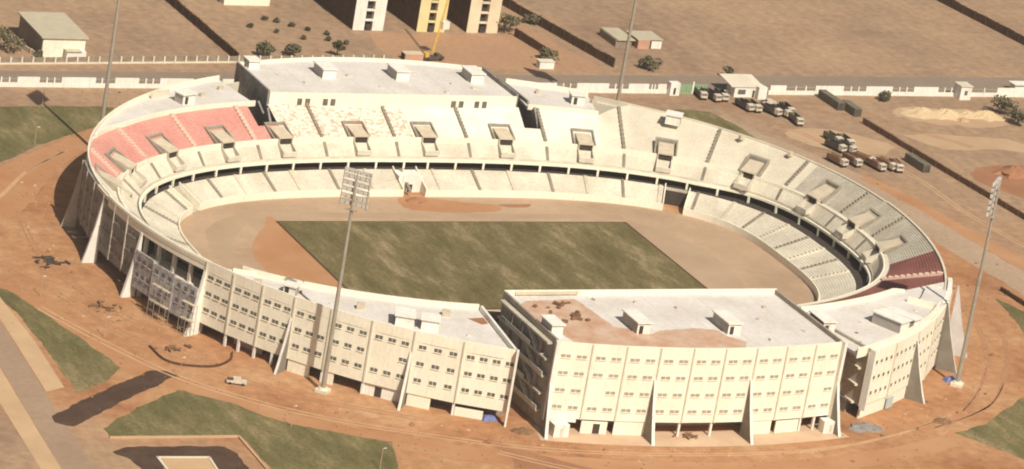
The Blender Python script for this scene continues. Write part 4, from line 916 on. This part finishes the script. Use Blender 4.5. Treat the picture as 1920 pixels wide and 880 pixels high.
# ------------------------------------------------------------------ vehicles on the building site
def truck(kind):
    t = thing("dump_truck", "x", "truck", (0, 0, 0))
    part("chassis", steel, t, (-1.0, 1.0, -4.4, 4.2, .7, 1.1))
    m = MB(); m.prism([(-1.25, -4.6), (1.25, -4.6), (1.25, -2.7), (-1.25, -2.7)], 1.1, 3.0, 0, [2.9, 2.9, 3.1, 3.1]); cb = m.build("cab", cabw, t); part("windscreen", glass, cb, (-1.05, 1.05, -4.66, -4.61, 2.0, 2.75))
    bm_ = rust if kind == "brown" else sheetgreen if kind == "green" else steel
    m = MB(); m.box(-1.35, -1.2, -2.4, 4.3, 1.12, 2.9); m.box(1.2, 1.35, -2.4, 4.3, 1.12, 2.9); m.box(-1.2, 1.2, -2.4, -2.25, 1.12, 3.2); m.box(-1.2, 1.2, 4.15, 4.3, 1.12, 2.7); m.box(-1.2, 1.2, -2.25, 4.15, 1.12, 1.3); m.build("dump_body", bm_, t)
    if kind == "brown": m = MB(); m.hexa([(-1.15, -2.2, 1.31), (1.15, -2.2, 1.31), (1.15, 4.1, 1.31), (-1.15, 4.1, 1.31)], [(-.6, -1.2, 3.1), (.6, -1.2, 3.0), (.5, 3.0, 3.0), (-.6, 3.0, 2.9)]); m.build("load", rust, t)
    for sx in (-1.25, .85):
        for yy in (-3.6, 1.6, 3.0): m = MB(); m.tube((sx, yy, .5), (sx + .4, yy, .5), .5, .5, 12); m.build("wheel", tyre, t)
    return t
protos = {k_: truck(k_) for k_ in ("steel", "green", "brown")}; used = set()
jr = random.Random(31)
def put(kind, x, y, rz, lab, grp):
    rz += jr.uniform(-.22, .22); x += jr.uniform(-.3, .3); y += jr.uniform(-1.2, 1.2)
    if kind in used: dup(protos[kind], (x, y, 0), rz, lab, grp)
    else:
        used.add(kind); p = protos[kind]; p.scale = (.88, .88, .88); p.location = (x, y, 0); p.rotation_euler = (0, 0, rz); p["label"] = lab; p["group"] = grp
G1 = "trucks parked inside the boundary wall"
put("green", 138.6, 146, .06, "green truck closest to the green gate, left one of its trio", G1); put("steel", 141.8, 144.6, .02, "dark truck in the middle of the trio by the green gate", G1); put("steel", 145.2, 145.2, .0, "dark truck on the right of the trio by the guard house", G1)
put("steel", 148.6, 135.5, .05, "dark truck below the guard house, left of a pair", G1); put("green", 151.6, 134.2, .0, "green truck below the guard house, right of a pair", G1)
put("steel", 156.4, 131.5, .1, "dark truck at the left of the group between guard house and ring road", G1); put("steel", 159.5, 130.0, .03, "second dark truck of the group between guard house and ring road", G1); put("steel", 162.8, 130.6, .0, "dark truck at the back right of the group below the wall", G1); put("green", 160.8, 121.6, .03, "green truck at the front of the group below the wall", G1)
put("green", 164.3, 103.5, .1, "green truck at the back left of the cluster above the east stand", G1); put("green", 168.0, 101.0, .05, "green truck at the back right of the cluster above the east stand", G1); put("steel", 164.8, 95.2, .04, "dark truck in the middle of the cluster above the east stand", G1); put("steel", 161.2, 97.5, .1, "dark truck at the left of the cluster above the east stand", G1)
put("brown", 154.4, 84.5, .1, "brown loaded truck nearest the stand rim, left end of the front row", G1); put("brown", 160.2, 85.0, .05, "brown loaded truck second in the front row near the stand rim", G1); put("brown", 165.2, 85.6, .5, "brown loaded truck turned askew in the front row", G1); put("brown", 166.2, 79.0, .1, "brown loaded truck fourth in the front row near the ring road", G1); put("brown", 170.2, 80.0, .05, "brown loaded truck fifth in the front row", G1); put("brown", 173.6, 79.0, -.1, "brown loaded truck at the right end of the front row", G1)
def container(x, y, L, rz, lab, m_):
    t = thing("shipping_container", lab, "container", (x, y, 0), rz, "site containers and sheds"); part("box", m_, t, (-1.3, 1.3, -L / 2, L / 2, .15, 2.7)); m = MB(); [m.box(-1.36, -1.31, -L / 2 + .3 + q * .9, -L / 2 + .7 + q * .9, .3, 2.6) for q in range(int(L / .9))]; m.build("ribs", m_, t); part("door", steel, t, (-1.1, 1.1, -L / 2 - .06, -L / 2 - .01, .3, 2.5))
container(184.6, 141, 13, .02, "long green grey container slanting down from the boundary wall", sheetgreen); container(187.6, 133, 9, .0, "shorter green grey container next to the long one", sheetgreen); container(182.8, 82, 11, .05, "dark container alone beside the low brown wall", sheetgreen)
def pickup(x, y, rz, lab):
    t = thing("pickup", lab, "pickup", (x, y, 0), rz); part("body", cabw, t, (-.9, .9, -2.5, 2.5, .45, 1.1)); part("cab", cabw, t, (-.8, .8, -1.0, .9, 1.1, 1.75)); part("windscreen", glass, t, (-.7, .7, -1.06, -1.01, 1.15, 1.65)); part("cargo_bed", steel, t, (-.75, .75, 1.0, 2.4, 1.1, 1.25))
    for sx in (-.95, .75):
        for yy in (-1.6, 1.6): m = MB(); m.tube((sx, yy, .35), (sx + .2, yy, .35), .35, .35, 10); m.build("wheel", tyre, t)
pickup(-111, -80.5, 1.2, "white pickup parked on the bare soil left of the near mast"); pickup(160.4, 139.6, 1.5, "white pickup standing below the boundary wall by the guard house")
# lamp posts
lt = thing("lamp_post", "short pale lamp post on the lawn at the far left", "lamp post", (-105, 93.1, 0), 0, "short pale lamp posts around the stadium")
m = MB(); m.tube((0, 0, 0), (0, 0, 5.4), .11, .07, 8); m.build("pole", palesoil, lt); m = MB(); m.tube((0, 0, 5.3), (.6, 0, 5.5), .06, .05, 6); m.box(.5, .9, -.1, .1, 5.42, 5.55); m.build("lamp_head", white, lt)
for x, y, l in ((-142.3, -21.3, "short pale lamp post beside the lawn triangle, upper one"), (-134.8, -49.2, "short pale lamp post above the lawn triangle, lower one"), (-107.1, -107.2, "short pale lamp post at the edge of the big lower lawn"), (-94.6, -133.4, "short pale lamp post near the right side of the big lower lawn"), (-91.5, 126, "short pale lamp post beside the far left mast shadow"), (-124.5, -76, "short pale lamp post at the inner end of the fresh asphalt bay")):
    dup(lt, (x, y, 0), 0, l)
# heaps, debris
def heap(x, y, r, h, m_, lab, nm="sand_heap", cat="heap"):
    rr = random.Random(int(x * 3 + y)); m = MB(); n = 14; rings = [(1.0, 0), (.72, .45), (.38, .85), (.12, 1.0)]; vs = []
    for f, z in rings:
        for i in range(n): a = 2 * PI * i / n; q = r * f * (1 + rr.uniform(-.28, .28)); vs.append((q * math.cos(a), q * math.sin(a) * .75, h * z * (1 + rr.uniform(-.25, .2))))
    m.add(vs, [tuple(n * 3 + i for i in range(n))] + [(k_ * n + i, k_ * n + (i + 1) % n, (k_ + 1) * n + (i + 1) % n, (k_ + 1) * n + i) for k_ in range(3) for i in range(n)])
    o = m.build(nm, m_); o.location = (x, y, 0); tag(o, lab, cat); return o
heap(214, 133, 6.6, 1.7, sand, "long sand heap furthest left below the boundary wall"); heap(222.5, 131, 6.4, 2.2, sand, "tall sand heap with a dark shaded side in the middle of the heaps"); heap(231, 132, 5.5, 1.3, sand, "low sand heap right of the tallest one"); heap(238, 131, 6.4, 1.9, sand, "broad sand heap beneath the watch box"); heap(226.5, 126.5, 2.4, 1.2, palesoil, "small pale sand heap in front of the others"); heap(215, 76, 6.5, 2.3, redsoil, "dark red soil heap at the right edge", "soil_heap")
heap(-4.5, 49.2, 3.2, 1.1, redsoil, "red soil heap in front of the tunnel at the far touchline", "soil_heap"); heap(-58.5, -119.5, 2.0, .8, redsoil, "red soil heap in front of the gap left of the main grandstand", "soil_heap"); heap(76, -113, 2.6, .7, rust, "brown rubble heap right of the main grandstand", "rubble_heap"); heap(51, -116, 4.5, .9, rough_grey, "grey rubble heap at the right foot of the main grandstand", "rubble_heap"); heap(-47, -113.5, 3.0, 1.0, rust, "brown rubble heap at the left foot of the main grandstand", "rubble_heap")
def pile(x, y, n, s, lab, m_=steel, sd=0):
    rr = random.Random(sd + n); m = MB()
    for _ in range(n):
        a = rr.uniform(-.3, .5) + (PI / 2 if rr.random() < .4 else 0); px, py = rr.gauss(0, s), rr.gauss(0, s * .7); z = rr.uniform(0, .5); m.obox((px, py), a, rr.uniform(1, 3.4), rr.uniform(.15, .5), z, z + rr.uniform(.12, .5))
    o = m.build("timber_pile", m_); o.location = (x, y, 0); tag(o, lab, "timber pile")
pile(-132.5, 2.5, 26, 2.6, "scattered scaffold timber left of the shaded west wall", steel, 1); pile(-128, -30, 14, 2.4, "loose timber pieces below the west buttress", rust, 2); pile(-119, -58, 12, 2.2, "loose timber beside the curved kerb", rust, 3); pile(-140, 47, 8, 1.8, "dark timber scraps at the far left edge of the path", steel, 4); pile(-2, -119, 9, 2, "building rubble in the open bay under the main grandstand", rust, 6); pile(-114, 20, 10, 2.5, "timber stacked in the deep shade of the west wall", pale, 7)
m = MB(); m.hexa([(-2, -1.3, 0), (2, -1.3, 0), (2, 1.3, 0), (-2, 1.3, 0)], [(-1.4, -.8, 1.3), (1.3, -.9, 1.0), (1.5, .8, 1.2), (-1.2, .9, .9)]); o = m.build("blue_tarpaulin", bluet); o.location = (-52.8, -105.5, 0); tag(o, "blue tarpaulin bundle at the right foot of the left cream block", "tarpaulin")
o2 = o.copy(); C.objects.link(o2); o2.location = (94.5, -86.5, 0); tag(o2, "blue tarpaulin bundle at the base of the right mast", "tarpaulin")
rr = random.Random(5); 
for k_, (x, y) in enumerate(((105, -62), (112, -58), (100, -96), (84, -108), (118, -70), (66, -118), (-92, -100), (-75, -108), (-100, -95), (-58, -118), (-30, -126), (96, -74))):
    m = MB(); r_ = rr.uniform(.5, 1.0); vs = [(rr.uniform(.7, 1.2) * r_ * math.cos(a), rr.uniform(.7, 1.2) * r_ * math.sin(a), 0) for a in [i * PI / 3 for i in range(6)]] + [(rr.uniform(.3, .6) * r_ * math.cos(a), rr.uniform(.3, .6) * r_ * math.sin(a), r_ * .8) for a in [i * PI / 3 for i in range(6)]]
    m.add(vs, [tuple(range(6, 12))] + [(i, (i + 1) % 6, 6 + (i + 1) % 6, 6 + i) for i in range(6)]); o = m.build("soil_clod", redsoil); o.location = (x, y, 0); tag(o, "dark lump of soil lying on the bare ground outside the stadium", "soil lump", "lumps of soil on the bare ground")
def scaffold(x, y, ang, L, H, lab):
    t = thing("scaffold", lab, "scaffolding", (x, y, 0), ang, "scaffolding against the unfinished walls")
    m = MB()
    for i in range(int(L / 2.4) + 1):
        for yy in (0, 1.2): m.tube((i * 2.4, yy, 0), (i * 2.4, yy, H), .07, .07, 5)
    for z in [2.2 * k_ for k_ in range(1, int(H / 2.2) + 1)]:
        for yy in (0, 1.2): m.tube((0, yy, z), (int(L / 2.4) * 2.4, yy, z), .06, .06, 5)
    m.build("tube_frame", mastm, t)
    for z in (4.4, 8.8):
        if z < H: part("plank_deck", slab, t, (0, int(L / 2.4) * 2.4, .1, 1.1, z + .07, z + .16))
q_ = pol(196.5, 124.4); scaffold(q_[0], q_[1], math.radians(196.5 - 90 + 180), 7.5, 11, "tube scaffolding in front of the blue grey unfinished bay")
q_ = pol(202.2, 124.6); scaffold(q_[0], q_[1], math.radians(202 - 90 + 180), 5, 9, "shorter tube scaffolding at the right end of the unfinished bay")
# tyre tracks worn into the laterite
trk = mat("tyre_rut", (0.34, 0.17, 0.088), (0.40, 0.215, 0.115), 0.2, fine=0.1)
trl = mat("pale_rut", (0.56, 0.36, 0.21), (0.50, 0.30, 0.165), 0.2, fine=0.1)
rr = random.Random(11)
TR = [[(-146, -30), (-136, -55), (-124, -78), (-104, -98), (-80, -112), (-50, -124), (-15, -130), (25, -130), (55, -122), (80, -110)],
      [(-150, 5), (-138, -20), (-131, -45), (-118, -66), (-100, -88), (-72, -105)], [(-128, 40), (-133, 10), (-130, -20), (-122, -44), (-112, -60)],
      [(-165, 20), (-150, 30), (-132, 48), (-116, 70), (-98, 88)], [(85, -108), (102, -90), (118, -66), (128, -40), (132, -10), (130, 20)],
      [(70, -118), (96, -104), (116, -80), (130, -55), (140, -20)], [(150, 118), (160, 108), (170, 92), (176, 70), (176, 40), (182, 0)], [(140, 140), (150, 124), (158, 108), (163, 90)],
      [(100, 140), (120, 142), (150, 138), (172, 136), (186, 120)], [(-60, -126), (-40, -140), (-10, -150), (30, -152)],[(165, 140), (185, 150 - 12), (200, 118), (214, 100)]]
for q, t_ in enumerate(TR):
    for off in (0, 1.9):
        strip("tyre_track", [(x + off * .8, y + off * .6) for x, y in t_], .55, 0.017 + .0012 * q, trk if q % 3 else trl, .25)
# loose stones, clods and scraps nobody could count
def scatter(name, n, fn, m_, s0, s1, sd):
    rr = random.Random(sd); b = MB()
    for _ in range(n):
        x, y = fn(rr); r_ = rr.uniform(s0, s1) * (2.2 if rr.random() < .06 else 1); a0 = rr.uniform(0, 6.28)
        vs = [(x + r_ * rr.uniform(.7, 1.2) * math.cos(a0 + k_ * PI / 2.5), y + r_ * rr.uniform(.7, 1.2) * math.sin(a0 + k_ * PI / 2.5), 0) for k_ in range(5)] + [(x + rr.uniform(-.2, .2) * r_, y + rr.uniform(-.2, .2) * r_, r_ * rr.uniform(.5, .9))]
        b.add(vs, [(k_, (k_ + 1) % 5, 5) for k_ in range(5)])
    o = b.build(name, m_); o["kind"] = "stuff"; tag(o, {"loose_stones": "dark loose stones and clods strewn over the bare laterite", "pale_rubble": "pale crumbs of concrete rubble strewn round the stadium foot"}[name], "stones" if name == "loose_stones" else "rubble")
def around(rr):
    a = rr.uniform(0, 2 * PI); r_ = 127 + abs(rr.gauss(0, 26)); return (1 + r_ * math.cos(a), r_ * math.sin(a))
def foot(rr):
    a = rr.uniform(math.radians(150), math.radians(345)); r_ = 126.5 + abs(rr.gauss(0, 5)); return (1 + r_ * math.cos(a), r_ * math.sin(a))
scatter("loose_stones", 1800, around, rust, .12, .34, 21); scatter("pale_rubble", 420, foot, palesoil, .10, .28, 22)
# roof seams, drains and leftovers
seam = mat("roof_seam", (0.50, 0.46, 0.41), (0.58, 0.535, 0.475), 0.7)
for x in range(-34, 39, 8):
    m = MB(); m.box(x - .06, x + .06, -112.6 if abs(x) < 30 else -110.5, -80.5, ZR + .006, ZR + .018); m.build("roof_seam", seam, gs)
for x in range(-36, 36, 9):
    m = MB(); m.box(x - .06, x + .06, 80.3, 104, HF - .69, HF - .676); m.build("roof_seam", seam, fg)
for par, z, pts in ((gs, ZR, ((30, -90), (24, -98), (-6, -86), (4, -90), (33, -106), (-17, -84), (20, -112))), (fg, HF - .7, ((-26, 90), (-32, 97), (-3, 88), (14, 101), (22, 92), (35, 85))), (wbk, DECK, ((-86, -74), (-64, -86), (-57, -96), (-91, -67), (-82, -86))), (eb, DECK, ((55, -97), (60, -90), (82, -82), (52, -104), (88, -82)))):
    for x, y in pts:
        m = MB(); m.obox((x, y), rr.uniform(0, 3), rr.uniform(.6, 1.6), rr.uniform(.3, 1.0), z + .01, z + rr.uniform(.2, .7)); m.build("roof_clutter", rr.choice((joint, slab, rust, pale)), par)
# meshes of the blocks are in world coordinates: cancel the offset of their empties
for e in (wbk, gs, eb, fg, bw):
    for ch in e.children:
        ch.location = Vector(ch.location) - e.location

# ------------------------------------------------------------------ haze
hm = bpy.data.materials.new("warm_haze"); hm.use_nodes = True; hn = hm.node_tree.nodes; hn.clear()
ho = hn.new("ShaderNodeOutputMaterial"); pv = hn.new("ShaderNodeVolumePrincipled"); pv.inputs["Color"].default_value = (0.96, 0.88, 0.78, 1); pv.inputs["Density"].default_value = 0.00008
pv.inputs["Anisotropy"].default_value = 0.2
hm.node_tree.links.new(pv.outputs[0], ho.inputs["Volume"])
hb = MB(); hb.box(-3010, 3010, -3010, 4010, -1, 400); o = hb.build("haze", hm); o["kind"] = "stuff"
